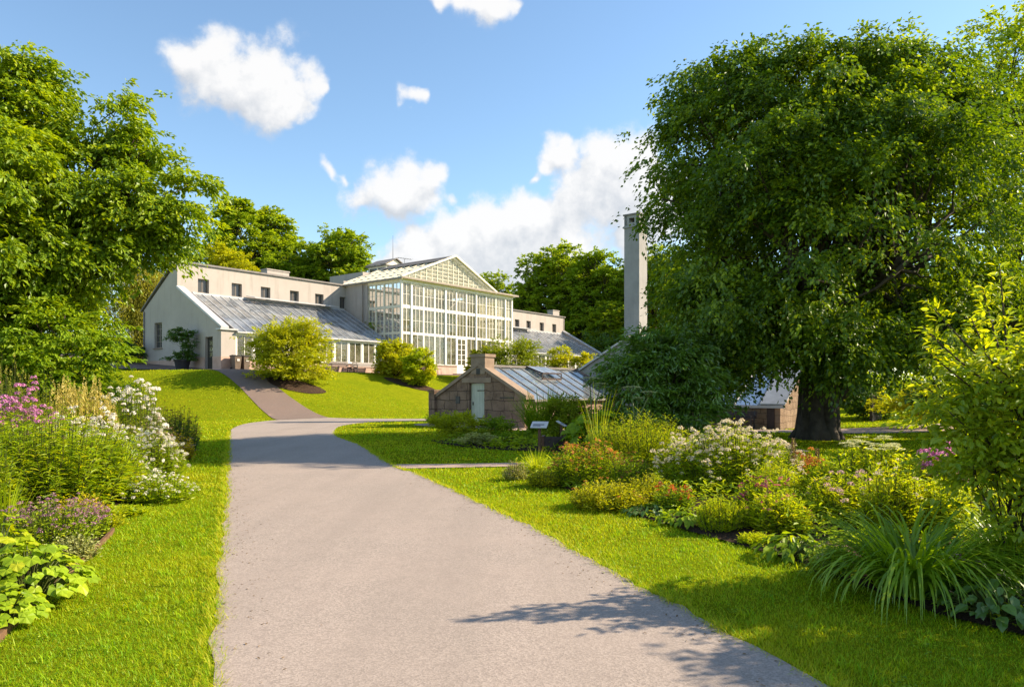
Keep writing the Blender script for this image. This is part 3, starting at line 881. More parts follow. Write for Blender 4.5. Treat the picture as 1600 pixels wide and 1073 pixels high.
m = CB(); m.fb(-.1, .15, k0 - .1, k1 + .1, z0 - .09, z0 - .002); m.build('sill', 'coping', w)

# ---- lean-to glasshouse fronts
def glazed(s0, s1, k, z0, z1, mull, bars=0, fw=.07, mat='whitepaint', dep=.08):
    """a framed window unit in a plane k = const"""
    m = CB()
    m.fb(s0, s1, k, k + dep, z0, z0 + fw); m.fb(s0, s1, k, k + dep, z1 - fw, z1)
    m.fb(s0, s0 + fw, k, k + dep, z0 + fw, z1 - fw); m.fb(s1 - fw, s1, k, k + dep, z0 + fw, z1 - fw)
    for i in range(1, mull + 1):
        s = s0 + (s1 - s0) * i / (mull + 1)
        m.fb(s - .022, s + .022, k + .012, k + dep - .012, z0 + fw, z1 - fw)
    for i in range(1, bars + 1):
        z = z0 + (z1 - z0) * i / (bars + 1)
        m.fb(s0 + fw, s1 - fw, k + .02, k + dep - .02, z - .014, z + .014)
    w = m.build('window', mat, conservatory)
    g = CB(); g.quad(W(s0 + fw, k + .045, z0 + fw), W(s1 - fw, k + .045, z0 + fw), W(s1 - fw, k + .045, z1 - fw), W(s0 + fw, k + .045, z1 - fw))
    g.build('pane', 'pane_glass', w)
def glazed_side(s, k0, k1, z0, z1, mull, bars=0, fw=.07, mat='creampaint', dep=.08):
    m = CB()
    m.fb(s, s + dep, k0, k1, z0, z0 + fw); m.fb(s, s + dep, k0, k1, z1 - fw, z1)
    m.fb(s, s + dep, k0, k0 + fw, z0 + fw, z1 - fw); m.fb(s, s + dep, k1 - fw, k1, z0 + fw, z1 - fw)
    for i in range(1, mull + 1):
        q = k0 + (k1 - k0) * i / (mull + 1)
        m.fb(s + .012, s + dep - .012, q - .022, q + .022, z0 + fw, z1 - fw)
    for i in range(1, bars + 1):
        z = z0 + (z1 - z0) * i / (bars + 1)
        m.fb(s + .02, s + dep - .02, k0 + fw, k1 - fw, z - .014, z + .014)
    w = m.build('window', mat, conservatory)
    g = CB(); g.quad(W(s + .045, k0 + fw, z0 + fw), W(s + .045, k1 - fw, z0 + fw), W(s + .045, k1 - fw, z1 - fw), W(s + .045, k0 + fw, z1 - fw))
    g.build('pane', 'pane_glass', w)

def lean_to(sa, sb, nb, mirror=False):
    m = CB(); m.fb(sa, sb, .02, .32, 2.3, Z_SILL - .07); m.build('plinth', 'plinth', conservatory)
    m = CB(); m.fb(sa, sb, -.05, .34, Z_SILL - .068, Z_SILL)
    wds = (sb - sa) / nb
    for i in range(nb + 1):
        s = sa + i * wds
        m.fb(max(sa, s - .075), min(sb, s + .075), .05, .2, Z_SILL + .002, Z_EAVE - .2)
    m.fb(sa, sb, .0, .22, Z_EAVE - .198, Z_EAVE - .04)
    m.build('glazing_frame', 'whitepaint', conservatory)
    for i in range(nb):
        glazed(sa + i * wds + .077, sa + (i + 1) * wds - .077, .08, Z_SILL + .004, Z_EAVE - .2, 1)
    # roof: rafters, purlins, gutter and the glass
    a = np.array((0, -.12, Z_EAVE - .04)); b = np.array((0, K_U - .02, Z_LT))
    m = CB()
    nr = int(round((sb - sa) / .78))
    nrm = np.cross(U3, (W(0, b[1], b[2]) - W(0, a[1], a[2]))); nrm /= np.linalg.norm(nrm)
    for i in range(nr + 1):
        s = sa + (sb - sa) * i / nr
        s = min(max(s, sa + .03), sb - .03)
        m.bar(W(s, a[1], a[2] + .05), W(s, b[1], b[2] + .05), .05, .06, nrm)
    for f in (.36, .70):
        k = a[1] + (b[1] - a[1]) * f; z = a[2] + (b[2] - a[2]) * f
        m.bar(W(sa, k, z - .06), W(sb, k, z - .06), .06, .1)
    m.fb(sa, sb, a[1] - .12, a[1] + .02, a[2] - .06, a[2] + .05)
    m.fb(sa, sb, K_U - .12, K_U - .004, Z_LT - .02, Z_LT + .13)
    r = m.build('glass_roof', 'zinc', conservatory)
    g = CB(); g.quad(W(sa, a[1], a[2] + .03), W(sb, a[1], a[2] + .03), W(sb, b[1], b[2] + .03), W(sa, b[1], b[2] + .03)); g.build('glass', 'roof_glass', r)
    # long opening ridge vent, propped up
    v0, v1 = (sa + 4.6, sb - 1.6) if not mirror else (sa + 1, sb - 8)
    m = CB()
    kA, zA = K_U - .16, Z_LT + .28; kB, zB = K_U - 1.35, Z_LT + .06
    nv = int((v1 - v0) / .78)
    for i in range(nv + 1):
        s = v0 + (v1 - v0) * i / nv
        m.bar(W(s, kB, zB), W(s, kA, zA), .045, .05)
    m.bar(W(v0, kB, zB), W(v1, kB, zB), .06, .07); m.bar(W(v0, kA, zA), W(v1, kA, zA), .06, .07)
    r2 = m.build('ridge_vent', 'zinc', conservatory)
    g = CB(); g.quad(W(v0, kB, zB + .03), W(v1, kB, zB + .03), W(v1, kA, zA + .03), W(v0, kA, zA + .03)); g.build('glass', 'roof_glass', r2)
lean_to(1.16, S_A - .35, 10)
lean_to(S_B + .3, 53.0, 13, True)

# ---- the tall hall
# facade columns, measured on the photograph: (s fraction) majors and minors
zx = [575, 640, 725, 803, 878, 955, 1025, 1092, 1163, 1230, 1295, 1345]
SC = [s_of(500 + q / 4.472, K_F) for q in zx]
SC[0] = S_A; SC[-1] = S_B
MAJ = {0, 1, 4, 7, 10, 11}
PL = 3.98
hall = CB()
for i, s in enumerate(SC):
    w = .17 if i in MAJ else .10
    hall.fb(s - w / 2, s + w / 2, K_F - (.05 if i in MAJ else 0), K_F + .16, PL, Z_HE - .3)
for z, hgt in ((Z_H1, .18), (Z_H2, .12)):
    for a, b in zip(SC[:-1], SC[1:]):
        hall.fb(a + .086, b - .086, K_F + .012, K_F + .13, z - hgt / 2, z + hgt / 2)
hall.fb(S_A - .1, S_B + .1, K_F - .06, K_F + .2, Z_HE - .298, Z_HE)
for i in (1, 4, 7, 10):            # interior posts and trusses
    hall.fb(SC[i] - .06, SC[i] + .06, 2.4, 2.52, 3.0, Z_HE)
    hall.fb(SC[i] - .04, SC[i] + .04, K_F + .2, K_U - .05, Z_HE - .12, Z_HE)
hall.build('glazing_frame', 'whitepaint', conservatory)
m = CB()
DI = 5                              # glazed door bay (between columns 5 and 6)
m.fb(S_A - .08, SC[DI] + .03, K_F - .02, K_F + .3, 2.2, PL - .12); m.build('plinth', 'plinth', conservatory); m = CB(); m.fb(SC[DI + 1] - .03, S_B + .08, K_F - .02, K_F + .3, 2.2, PL - .12); m.build('plinth', 'plinth', conservatory); m = CB()
m.fb(S_A - .08, S_A + .25, K_F + .3, 0.0, 2.2, PL - .12)
m.build('plinth', 'plinth', conservatory)
m = CB(); m.fb(S_A - .12, SC[DI] + .03, K_F - .07, K_F + .32, PL - .118, PL - .002); m.fb(SC[DI + 1] - .03, S_B + .12, K_F - .07, K_F + .32, PL - .118, PL - .002); m.build('sill', 'coping', conservatory)
for j, (za, zb, nb) in enumerate(((PL, Z_H2 - .062, 0), (Z_H2 + .062, Z_H1 - .092, 1), (Z_H1 + .092, Z_HE - .3, 1))):
    for i in range(len(SC) - 1):
        if j == 0 and i == DI:
            continue
        a, b = SC[i], SC[i + 1]
        ha = .085 if i in MAJ else .05; hb = .085 if i + 1 in MAJ else .05
        glazed(a + ha + .003, b - hb - .003, K_F + .02, za + .003, zb - .003, 1 if j == 0 or i in (0, 10) else 2, nb, .045)
# glass door with white lower panel
a, b = SC[DI] + .06, SC[DI + 1] - .06
m = CB(); fw = .12
m.fb(a, b, K_F + .02, K_F + .10, ZT + .15, 4.05); m.fb(a, b, K_F + .02, K_F + .10, Z_H2 - .2, Z_H2 - .065)
m.fb(a, a + fw, K_F + .02, K_F + .10, 4.05, Z_H2 - .2); m.fb(b - fw, b, K_F + .02, K_F + .10, 4.05, Z_H2 - .2)
mid = (a + b) / 2; m.fb(mid - .05, mid + .05, K_F + .025, K_F + .095, 4.05, Z_H2 - .2)
for i in range(1, 5):
    z = 4.05 + (Z_H2 - .2 - 4.05) * i / 5; m.fb(a + fw, b - fw, K_F + .03, K_F + .09, z - .02, z + .02)
d = m.build('door', 'whitepaint', conservatory)
g = CB(); g.quad(W(a + fw, K_F + .06, 4.05), W(b - fw, K_F + .06, 4.05), W(b - fw, K_F + .06, Z_H2 - .2), W(a + fw, K_F + .06, Z_H2 - .2)); g.build('pane', 'pane_glass', d)
g = CB(); g.fb(mid + .08, mid + .2, K_F - .02, K_F + .018, 4.2, 4.24); g.build('handle', 'iron', d)
m = CB(); m.fb(a - .6, b + .6, K_F - 1.3, K_F - .03, ZT - .3, ZT + .14); m.fb(a - .9, b + .9, K_F - 1.7, K_F - 1.3, ZT - .3, ZT + .05); m.build('step', 'coping', conservatory)

# glazed left flank of the hall (and a plainer right flank)
K_M = 3.1
for s, sgn in ((S_A - .02, 1), (S_B - .06, -1)):
    ks = [K_F + .17, K_F + 1.2, K_F + 2.3, K_F + 3.4, K_M]
    m = CB()
    for k in ks[1:-1]:
        m.fb(s, s + .1, k - .05, k + .05, 3.0, Z_HE - .3)
    for z, hgt in ((Z_H1, .16), (Z_H2, .12)):
        for a, b in zip(ks[:-1], ks[1:]):
            m.fb(s + .01, s + .09, a + .052, b - .052, z - hgt / 2, z + hgt / 2)
    m.fb(s - .03, s + .12, K_F + .2, K_M, Z_HE - .298, Z_HE)
    m.build('glazing_frame', 'creampaint', conservatory)
    for (za, zb, nb) in ((PL, Z_H2 - .062, 0), (Z_H2 + .062, Z_H1 - .082, 1), (Z_H1 + .082, Z_HE - .3, 1)):
        for a, b in zip(ks[:-1], ks[1:]):
            glazed_side(s + .01, a + .053, b - .053, za + .003, zb - .003, 1, nb, .045)
# masonry block behind
m = CB()
m.fb(S_A - .1, S_A + .3, K_M, K_U + 1.2, 2.4, Z_HE + .0)
m.fb(S_B - .3, S_B + .1, K_M, K_U + 1.2, 2.4, Z_HE + .0)
m.fb(S_A + .3, S_B - .3, K_U + .8, K_U + 1.2, 2.4, Z_HE + .6)
m.fb(S_A + 3, S_B - 3, K_U + 1.2, 12.5, 8.0, 13.3)
m.build('wall', 'stucco', conservatory)
# hall roof: gable over the main part, low flat glass on the right
SG0, SG1 = S_A - .35, S_A + 12.7; SGM = S_A + 6.6; Z_AP = 14.25
KF0, KB0 = K_F - .35, K_U + 1.25
m = CB()
for (a, za, b, zb) in ((SG0, Z_HE + .02, SGM, Z_AP), (SG1, Z_HE + .02, SGM, Z_AP)):
    A0, B0 = W(a, KF0, za), W(b, KF0, zb)
    up = np.cross(V3, B0 - A0); up = up / np.linalg.norm(up)
    if up[2] < 0: up = -up
    n = 9
    for i in range(n + 1):
        k = KF0 + (KB0 - KF0) * i / n
        m.bar(W(a, k, za + .06), W(b, k, zb + .06), .07, .07, up)
    for f in (.2, .4, .6, .8):
        s = a + (b - a) * f; z = za + (zb - za) * f
        m.bar(W(s, KF0, z + .05), W(s, KB0, z + .05), .05, .05)
    m.bar(W(a, KF0 - .1, za - .02), W(a, KB0, za - .02), .16, .16)
m.bar(W(SGM, KF0 - .1, Z_AP + .06), W(SGM, KB0, Z_AP + .06), .18, .16)
# flat eave continuing to the right corner
m.prism([W(S_A - .4, K_F - .42, Z_HE + .002), W(S_B + .55, K_F - .42, Z_HE + .002), W(S_B + .55, K_F - .42, Z_HE + .16), W(S_A - .4, K_F - .42, Z_HE + .16)], V3 * .55)
for i in range(4):
    s = SG1 + .4 + i * 1.0
    m.bar(W(s, K_F, Z_HE + .2), W(s, KB0, Z_HE + 1.0), .06, .07)
rf = m.build('glass_roof', 'creampaint', conservatory)
g = CB()
for (a, za, b, zb) in ((SG0, Z_HE + .02, SGM, Z_AP), (SG1, Z_HE + .02, SGM, Z_AP)):
    g.quad(W(a, KF0, za + .03), W(a, KB0, za + .03), W(b, KB0, zb + .03), W(b, KF0, zb + .03))
g.quad(W(SG1, K_F, Z_HE + .17), W(S_B + .5, K_F, Z_HE + .17), W(S_B + .5, KB0, Z_HE + .97), W(SG1, KB0, Z_HE + .97))
g.build('glass', 'hall_roof_glass', rf)
m = CB(); m.fb(S_A - .42, S_B + .57, K_F - .50, K_F - .425, Z_HE - .02, Z_HE + .13); m.fb(S_A - .52, S_A - .44, K_F - .5, KB0, Z_HE - .08, Z_HE + .04); m.build('gutter', 'darkframe', conservatory)
m = CB()   # dark vent strips beside the ridge
for (f0, f1) in ((.74, .84), (.90, .98)):
    za = Z_HE + .02 + (Z_AP - Z_HE) * f0; zb = Z_HE + .02 + (Z_AP - Z_HE) * f1
    sa = SG0 + (SGM - SG0) * f0; sb = SG0 + (SGM - SG0) * f1
    A = W(sa, KF0 + .5, za + .13); m.para(A, W(sb, KF0 + .5, zb + .13) - A, V3 * (KB0 - KF0 - .9), (0, 0, .05))
m.build('ridge_vent', 'slate', conservatory)
# gable glazing
m = CB(); zg = Z_HE + .17
def gz(s):
    return zg + (Z_AP - .12 - zg) * (1 - abs(s - SGM) / ((SGM - SG0 - .5) if s < SGM else (SG1 - .3 - SGM)))
a0, a1 = SG0 + .5, SG1 - .3
for s in np.linspace(a0, a1, 18)[1:-1]:
    m.bar(W(s, K_F, zg), W(s, K_F, gz(s)), .06, .07, V3)
for z in np.linspace(zg, Z_AP - .5, 7)[1:]:
    f = (z - zg) / (Z_AP - .12 - zg)
    m.bar(W(a0 + (SGM - a0) * f, K_F + .01, z), W(a1 - (a1 - SGM) * f, K_F + .01, z), .035, .04, (0, 0, 1))
for s0_, z0_ in ((SG0 - .1, Z_HE + .02), (SG1 + .1, Z_HE + .02)):
    m.bar(W(s0_, K_F - .37, z0_ + .1), W(SGM, K_F - .37, Z_AP + .12), .16, .2, V3)
gm = m.build('gable_window', 'creampaint', conservatory)
g = CB(); g.add([W(a0, K_F + .02, zg), W(a1, K_F + .02, zg), W(SGM, K_F + .02, Z_AP - .12)], [np.array([(0, 1, 2)])]); g.build('pane', 'pane_glass', gm)
# roof lantern behind the ridge
sL = 23.35; kL = 8.5; wL = 2.7
m = CB()
zb_, zt_ = 13.28, 14.62
t = .16
m.fb(sL, sL + wL, kL, kL + t, zb_, zb_ + .35); m.fb(sL, sL + wL, kL, kL + t, zt_ - .16, zt_); m.fb(sL, sL + t, kL + t, kL + wL, zb_, zb_ + .35); m.fb(sL, sL + t, kL + t, kL + wL, zt_ - .16, zt_)
for q in (0, .5, 1):
    m.fb(sL + q * (wL - t), sL + q * (wL - t) + t, kL, kL + t, zb_ + .35, zt_ - .16)
    if q:
        m.fb(sL, sL + t, kL + q * (wL - t), kL + q * (wL - t) + t, zb_ + .35, zt_ - .16)
m.fb(sL + wL - t, sL + wL, kL + t, kL + wL, zb_, zt_); m.fb(sL + t, sL + wL - t, kL + wL - t, kL + wL, zb_, zt_)
m.prism([W(sL, kL + .02, zt_ + .1), W(sL + wL, kL + .02, zt_ + .1), W(sL + wL / 2, kL + .02, zt_ + .78)], V3 * .1)
ln = m.build('roof_lantern', 'creampaint', conservatory)
m = CB()
for i in range(2):
    a = sL + t + i * (wL - t) / 2; m.quad(W(a, kL + .1, zb_ + .35), W(a + (wL - t) / 2 - t, kL + .1, zb_ + .35), W(a + (wL - t) / 2 - t, kL + .1, zt_ - .16), W(a, kL + .1, zt_ - .16))
    b = kL + t + i * (wL - t) / 2; m.quad(W(sL + .1, b, zb_ + .35), W(sL + .1, b + (wL - t) / 2 - t, zb_ + .35), W(sL + .1, b + (wL - t) / 2 - t, zt_ - .16), W(sL + .1, b, zt_ - .16))
m.build('pane', 'darkglass', ln)
m = CB()
m.fb(sL - .2, sL + wL + .2, kL - .2, kL + wL + .2, zt_ + .002, zt_ + .1)
for sg in (-1, 1):
    sA = sL + wL / 2 + sg * (wL / 2 + .25)
    m.prism([W(sA, kL - .22, zt_ + .102), W(sL + wL / 2, kL - .22, zt_ + .86), W(sL + wL / 2, kL - .22, zt_ + .94), W(sA, kL - .22, zt_ + .18)], V3 * (wL + .44))
m.build('roof', 'slate', ln)
m = CB(); q = W(sL + wL / 2, kL + .4, zt_ + .9); m.tube([q, q + (0, 0, 1.2), q + (0, 0, 2.5)], [.03, .022, .012], 6); m.build('mast', 'iron', ln)
# television aerial on the hall roof
m = CB(); q = W(s_of(632, 9.5), 9.5, 12.9); b = np.array((q[0], q[1], px_z(404, q[1]))); m.tube([q, (q + b) / 2, b], .025, 6)
m.tube([b - U3 * .9 + V3 * .2, b, b + U3 * .9 - V3 * .2], .02, 5)
for i in np.linspace(-.85, .85, 7):
    c = b + U3 * i - V3 * i * .22; m.tube([c - V3 * .28, c, c + V3 * .28], .012, 4)
m.build('aerial', 'iron', conservatory)
# interior floor
m = CB(); m.fb(.4, 53, .35, K_U - .01, 2.5, ZT + .045); m.fb(S_A, S_B, K_F + .32, .34, 2.5, ZT + .04); m.build('floor', 'plinth', conservatory)

# ================================================================== STONE SHED with glass roof
SG = (0.55, 31.0); SW_ = 5.25; SLEN = 8.3
def SP(w, k, z):
    return np.array((SG[0] + w * UX + k * VX, SG[1] + w * UY + k * VY, z))
shed = thing('stone_shed', 'low brown stone shed with a pale green door, glass roof and gable chimney', 'shed', SP(0, 0, 0))
def SB():
    return MB(SP(0, 0, 0))
def sbox(m, w0, w1, k0, k1, z0, z1, mat=0):
    m.para(SP(w0, k0, z0), U3 * (w1 - w0), V3 * (k1 - k0), Z3 * (z1 - z0), mat)
KR = SW_ / 2; ZE, ZR = 1.30, 2.72
def stop(k):
    return ZE + (ZR - ZE) * (1 - abs(k - KR) / KR)
m = SB(); dk0, dk1, dz = 2.28, 3.18, 1.96
br = [0, dk0, KR, dk1, SW_]
for a, b in zip(br[:-1], br[1:]):
    z0 = dz if (a >= dk0 and b <= dk1) else -.3
    m.prism([SP(0, a, z0), SP(0, b, z0), SP(0, b, stop(b)), SP(0, a, stop(a))], U3 * .35)
m.build('gable_wall', 'stone_gable', shed); m = SB()
for a, b in ((0, KR), (KR, SW_)):
    m.prism([SP(SLEN, a, -.3), SP(SLEN, b, -.3), SP(SLEN, b, stop(b)), SP(SLEN, a, stop(a))], U3 * .3)
m.build('gable_wall', 'stone_gable', shed)
m = SB(); sbox(m, .352, SLEN - .002, .02, .32, -.3, ZE - .12); sbox(m, .352, SLEN - .002, SW_ - .32, SW_ - .02, -.3, ZE - .12); m.build('side_wall', 'stone_side', shed)
m = SB(); sbox(m, -.05, .0, dk0 - .42, dk1 + .42, dz + .02, dz + .24); m.build('lintel', 'coping', shed)
m = SB()
for a, b in ((-.12, KR), (SW_ + .12, KR)):
    m.prism([SP(-.07, a, stop(a) + .003), SP(-.07, b, stop(b) + .003), SP(-.07, b, stop(b) + .17), SP(-.07, a, stop(a) + .17)], U3 * .6)
m.build('coping', 'coping', shed)
m = SB(); sbox(m, -.04, .62, KR - .42, KR + .42, ZR - .35, ZR + .42); sbox(m, -.09, .67, KR - .47, KR + .47, ZR + .422, ZR + .56)
ch = m.build('chimney', 'coping', shed)
m = SB(); sbox(m, -.045, .0, KR - .13, KR + .10, ZR - .36, ZR - .10); m.build('vent_hole', 'black', shed)
m = SB(); n = 5
for i in range(n):
    a = dk0 + .02 + (dk1 - dk0 - .04) * i / n; sbox(m, .12, .165, a + .004, a + (dk1 - dk0 - .04) / n - .004, .03, dz - .02)
sbox(m, .166, .2, dk0 + .02, dk1 - .02, .03, dz - .02)
d = m.build('door', 'door', shed)
m = SB(); sbox(m, .09, .118, dk1 - .16, dk1 - .12, .95, 1.1); m.build('handle', 'iron', d)
m = SB(); sbox(m, .1, .12, dk0 + .06, dk0 + .5, 1.6, 1.64); sbox(m, .1, .12, dk0 + .06, dk0 + .5, .35, .39); m.build('hinge', 'iron', d)
m = SB(); sbox(m, -.3, .1, dk0 - .1, dk1 + .1, -.2, .05); m.build('step', 'coping', shed)
m = SB(); sbox(m, -.15, .4, SW_ + .0, SW_ + .38, -.3, 1.55); sbox(m, -.19, .44, SW_ - .03, SW_ + .42, 1.552, 1.66); m.build('buttress', 'stone_gable', shed)
m = SB(); sbox(m, -.035, .0, .6, 1.35, 1.28, 1.33); sbox(m, -.03, .0, 3.75, 4.0, 1.02, 1.36); m.build('iron_fitting', 'iron', shed)
m = SB(); g = SB()
for a, sg in ((-.12, 1), (SW_ + .12, -1)):
    za = ZE - .12; A = SP(.5, a, za); B = SP(.5, KR, ZR - .02)
    nr = 9
    up = np.cross(U3, B - A); up /= np.linalg.norm(up); up = up if up[2] > 0 else -up
    for i in range(nr + 1):
        w = .56 + (SLEN - .2 - .56) * i / nr
        m.bar(SP(w, a, za + .04), SP(w, KR, ZR + .02), .05, .05, up)
    m.bar(SP(.5, a, za), SP(SLEN - .05, a, za), .12, .10)
    for f in (.33, .66):
        q = a + (KR - a) * f; z = za + (ZR - .02 - za) * f; m.bar(SP(.55, q, z - .02), SP(SLEN - .1, q, z - .02), .04, .04)
    g.quad(SP(.5, a, za + .03), SP(SLEN - .1, a, za + .03), SP(SLEN - .1, KR, ZR + .01), SP(.5, KR, ZR + .01))
m.bar(SP(.5, KR, ZR + .05), SP(SLEN, KR, ZR + .05), .2, .1)
rf = m.build('glass_roof', 'slate', shed); g.build('glass', 'shed_glass', rf)
# raised roof vent
m = SB(); f0, f1 = .62, .98
def rp(w, f, dz_):
    a = -.12; za = ZE - .12; return SP(w, a + (KR - a) * f, za + (ZR - .02 - za) * f + dz_)
v0, v1 = 3.55, 5.2
m.bar(rp(v0, f0, .34), rp(v1, f0, .34), .07, .07); m.bar(rp(v0, f1, .14), rp(v1, f1, .14), .07, .07)
for i in range(4):
    w = v0 + (v1 - v0) * i / 3; m.bar(rp(w, f0, .34), rp(w, f1, .14), .05, .06)
m.bar(rp(v0, f0, .05), rp(v1, f0, .05), .05, .12); m.bar(rp(v0, f0, .03), rp(v0, f0, .34), .04, .04, U3); m.bar(rp(v1, f0, .03), rp(v1, f0, .34), .04, .04, U3)
vt = m.build('roof_vent', 'wooddark', shed)
g = SB(); g.quad(rp(v0, f0, .37), rp(v1, f0, .37), rp(v1, f1, .17), rp(v0, f1, .17)); g.build('glass', 'shed_glass', vt)

# ================================================================== BOILER HOUSE and tall chimney
BH = (6.3, 38.8)
def BP(w, k, z):
    return np.array((BH[0] + w * UX + k * VX, BH[1] + w * UY + k * VY, z))
boiler = thing('boiler_house', 'small white boiler house with a sloping parapet behind the stone shed', 'outbuilding', BP(0, 0, 0))
m = MB(BP(0, 0, 0)); ZBR = 4.45
for a, b in ((3.9, 0), (0, -3.9)):
    m.prism([BP(0, a, -.3), BP(0, b, -.3), BP(0, b, ZBR - .56 * abs(b)), BP(0, a, ZBR - .56 * abs(a))], U3 * .3)
    m.prism([BP(6, a, -.3), BP(6, b, -.3), BP(6, b, ZBR - .56 * abs(b)), BP(6, a, ZBR - .56 * abs(a))], U3 * .3)
m.para(BP(.3, 3.6, -.3), U3 * 5.7, V3 * .3, Z3 * 2.4); m.para(BP(.3, -3.9, -.3), U3 * 5.7, V3 * .3, Z3 * 2.4)
m.build('wall', 'plaster', boiler)
m = MB(BP(0, 0, 0))
for sg in (1, -1):
    A = BP(-.12, sg * 4.1, ZBR - .56 * 4.1 + .01); B = BP(-.12, 0, ZBR + .01)
    m.para(A, B - A, U3 * 6.5, (0, 0, .12))
m.build('roof', 'zinc', boiler)

def tall_chimney():
    c = np.array((6.98, 40.45)); org = (c[0], c[1], 0); hw = .47
    t = thing('chimney_stack', 'tall square grey plastered chimney with a capped top beside the big tree', 'chimney', org)
    def bx(m, h, z0, z1, mat=0):
        o = np.array((c[0], c[1], z0)) - U3 * h - V3 * h
        m.para(o, U3 * 2 * h, V3 * 2 * h, Z3 * (z1 - z0), mat)
    m = MB(org); bx(m, hw, 4.5, 10.72); bx(m, hw + .05, 3.2, 4.42); bx(m, hw + .02, 4.421, 4.499)
    m.build('shaft', 'plaster', t)
    m = MB(org); bx(m, hw + .07, 10.722, 10.80); bx(m, hw + .03, 10.801, 10.85)
    q = .17; H = hw + .0
    for sg in (-1, 1):                       # head with square openings on each side
        for (A, B) in ((U3, V3), (V3, U3)):
            f = np.array((c[0], c[1], 0)) + A * sg * (H - .09)
            for (b0, b1, z0, z1) in ((-H, -q, 10.85, 11.42), (q, H, 10.85, 11.42), (-q, q, 10.85, 11.0), (-q, q, 11.26, 11.42)):
                m.para(f + B * b0 + Z3 * z0 - A * .09, A * .18 - A * .002 * (B is U3), B * (b1 - b0), Z3 * (z1 - z0))
    m.build('head', 'plaster', t)
    m = MB(org); bx(m, hw + .06, 11.421, 11.5); m.build('cap', 'slate', t)
tall_chimney()

# ================================================================== FAR STONE SHED under the big tree
FS = (12.35, 33.0); FZ = -.25
def FP(w, k, z):
    return np.array((FS[0] + w * UX + k * VX, FS[1] + w * UY + k * VY, z + FZ))
fshed = thing('stone_greenhouse', 'stone walled greenhouse with a pale glass roof behind the big tree trunk', 'greenhouse', FP(0, 0, 0))
m = MB(FP(0, 0, 0)); FW, FL, fe, fr = 8.0, 9.0, 1.22, 3.6
for a, b in ((0, FW / 2), (FW / 2, FW)):
    za = fe + (fr - fe) * (1 - abs(a - FW / 2) * 2 / FW); zb = fe + (fr - fe) * (1 - abs(b - FW / 2) * 2 / FW)
    m.prism([FP(a, 0, -.3), FP(b, 0, -.3), FP(b, 0, zb), FP(a, 0, za)], V3 * .3)
m.build('gable_wall', 'stone_warm', fshed)
m = MB(FP(0, 0, 0)); m.para(FP(0, .302, -.3), U3 * .3, V3 * (FL - .3), Z3 * (fe + .2)); m.para(FP(FW - .3, .302, -.3), U3 * .3, V3 * (FL - .3), Z3 * (fe + .2)); m.build('side_wall', 'stone_warm_front', fshed)
m = MB(FP(0, 0, 0)); m.para(FP(-.03, .25, 0), U3 * .029, V3 * .35, Z3 * 1.05); m.build('recess_shade', 'wooddark', fshed)  # dark slab painted in for the shadow of a recess; no opening cut
m = MB(FP(0, 0, 0)); g = MB(FP(0, 0, 0))
for sg in (0, 1):
    w0 = -.2 if sg == 0 else FW + .2; w1 = FW / 2
    A = FP(w0, -.25, fe - .10); B = FP(w1, -.25, fr + .02)
    up = np.cross(V3, B - A); up /= np.linalg.norm(up); up = up if up[2] > 0 else -up
    for k in np.linspace(-.2, FL, 9):
        m.bar(FP(w0, k, fe - .02), FP(w1, k, fr + .1), .07, .07, up)
    m.bar(FP(w0, -.25, fe - .1), FP(w0, FL, fe - .1), .12, .12)
    g.quad(FP(w0, -.2, fe - .03), FP(w0, FL, fe - .03), FP(w1, FL, fr + .08), FP(w1, -.2, fr + .08))
    m.para(FP(w0, -.28, fe - .01), FP(w1, -.28, fr + .10) - FP(w0, -.28, fe - .01), V3 * 1.15, (0, 0, .06))
rf = m.build('glass_roof', 'zinc', fshed); g.build('glass', 'shed_glass', rf)
# plank fence beyond it
def fence():
    o = np.array((20.2, 40.2, h1(20.2, 40.2))); t = thing('plank_fence', 'short dark plank fence beside the path past the big tree', 'fence', o)
    m = MB(o)
    for i in range(12):
        p = o + U3 * i * .22; m.para(p, U3 * .19, V3 * .03, Z3 * (1.5 + .02 * math.sin(i * 3)))
    m.build('boards', 'wooddark', t)
    m = MB(o)
    for i in (0, 1, 2):
        p = o + U3 * i * 1.25 + V3 * .04; m.para(p, U3 * .1, V3 * .1, Z3 * 1.55)
    m.build('post', 'wooddark', t)
fence()
def white_pillar():
    o = np.array((17.0, 38.0, h1(17, 38) - .1)); t = thing('gate_pillar', 'pale sunlit stone pillar glimpsed right of the big trunk', 'pillar', o)
    m = MB(o); m.para(o, U3 * .5, V3 * .5, Z3 * 1.75); m.build('shaft', 'stone_warm', t)
    m = MB(o); m.para(o - U3 * .07 - V3 * .07 + Z3 * 1.752, U3 * .64, V3 * .64, Z3 * .12); m.build('cap', 'coping', t)
white_pillar()

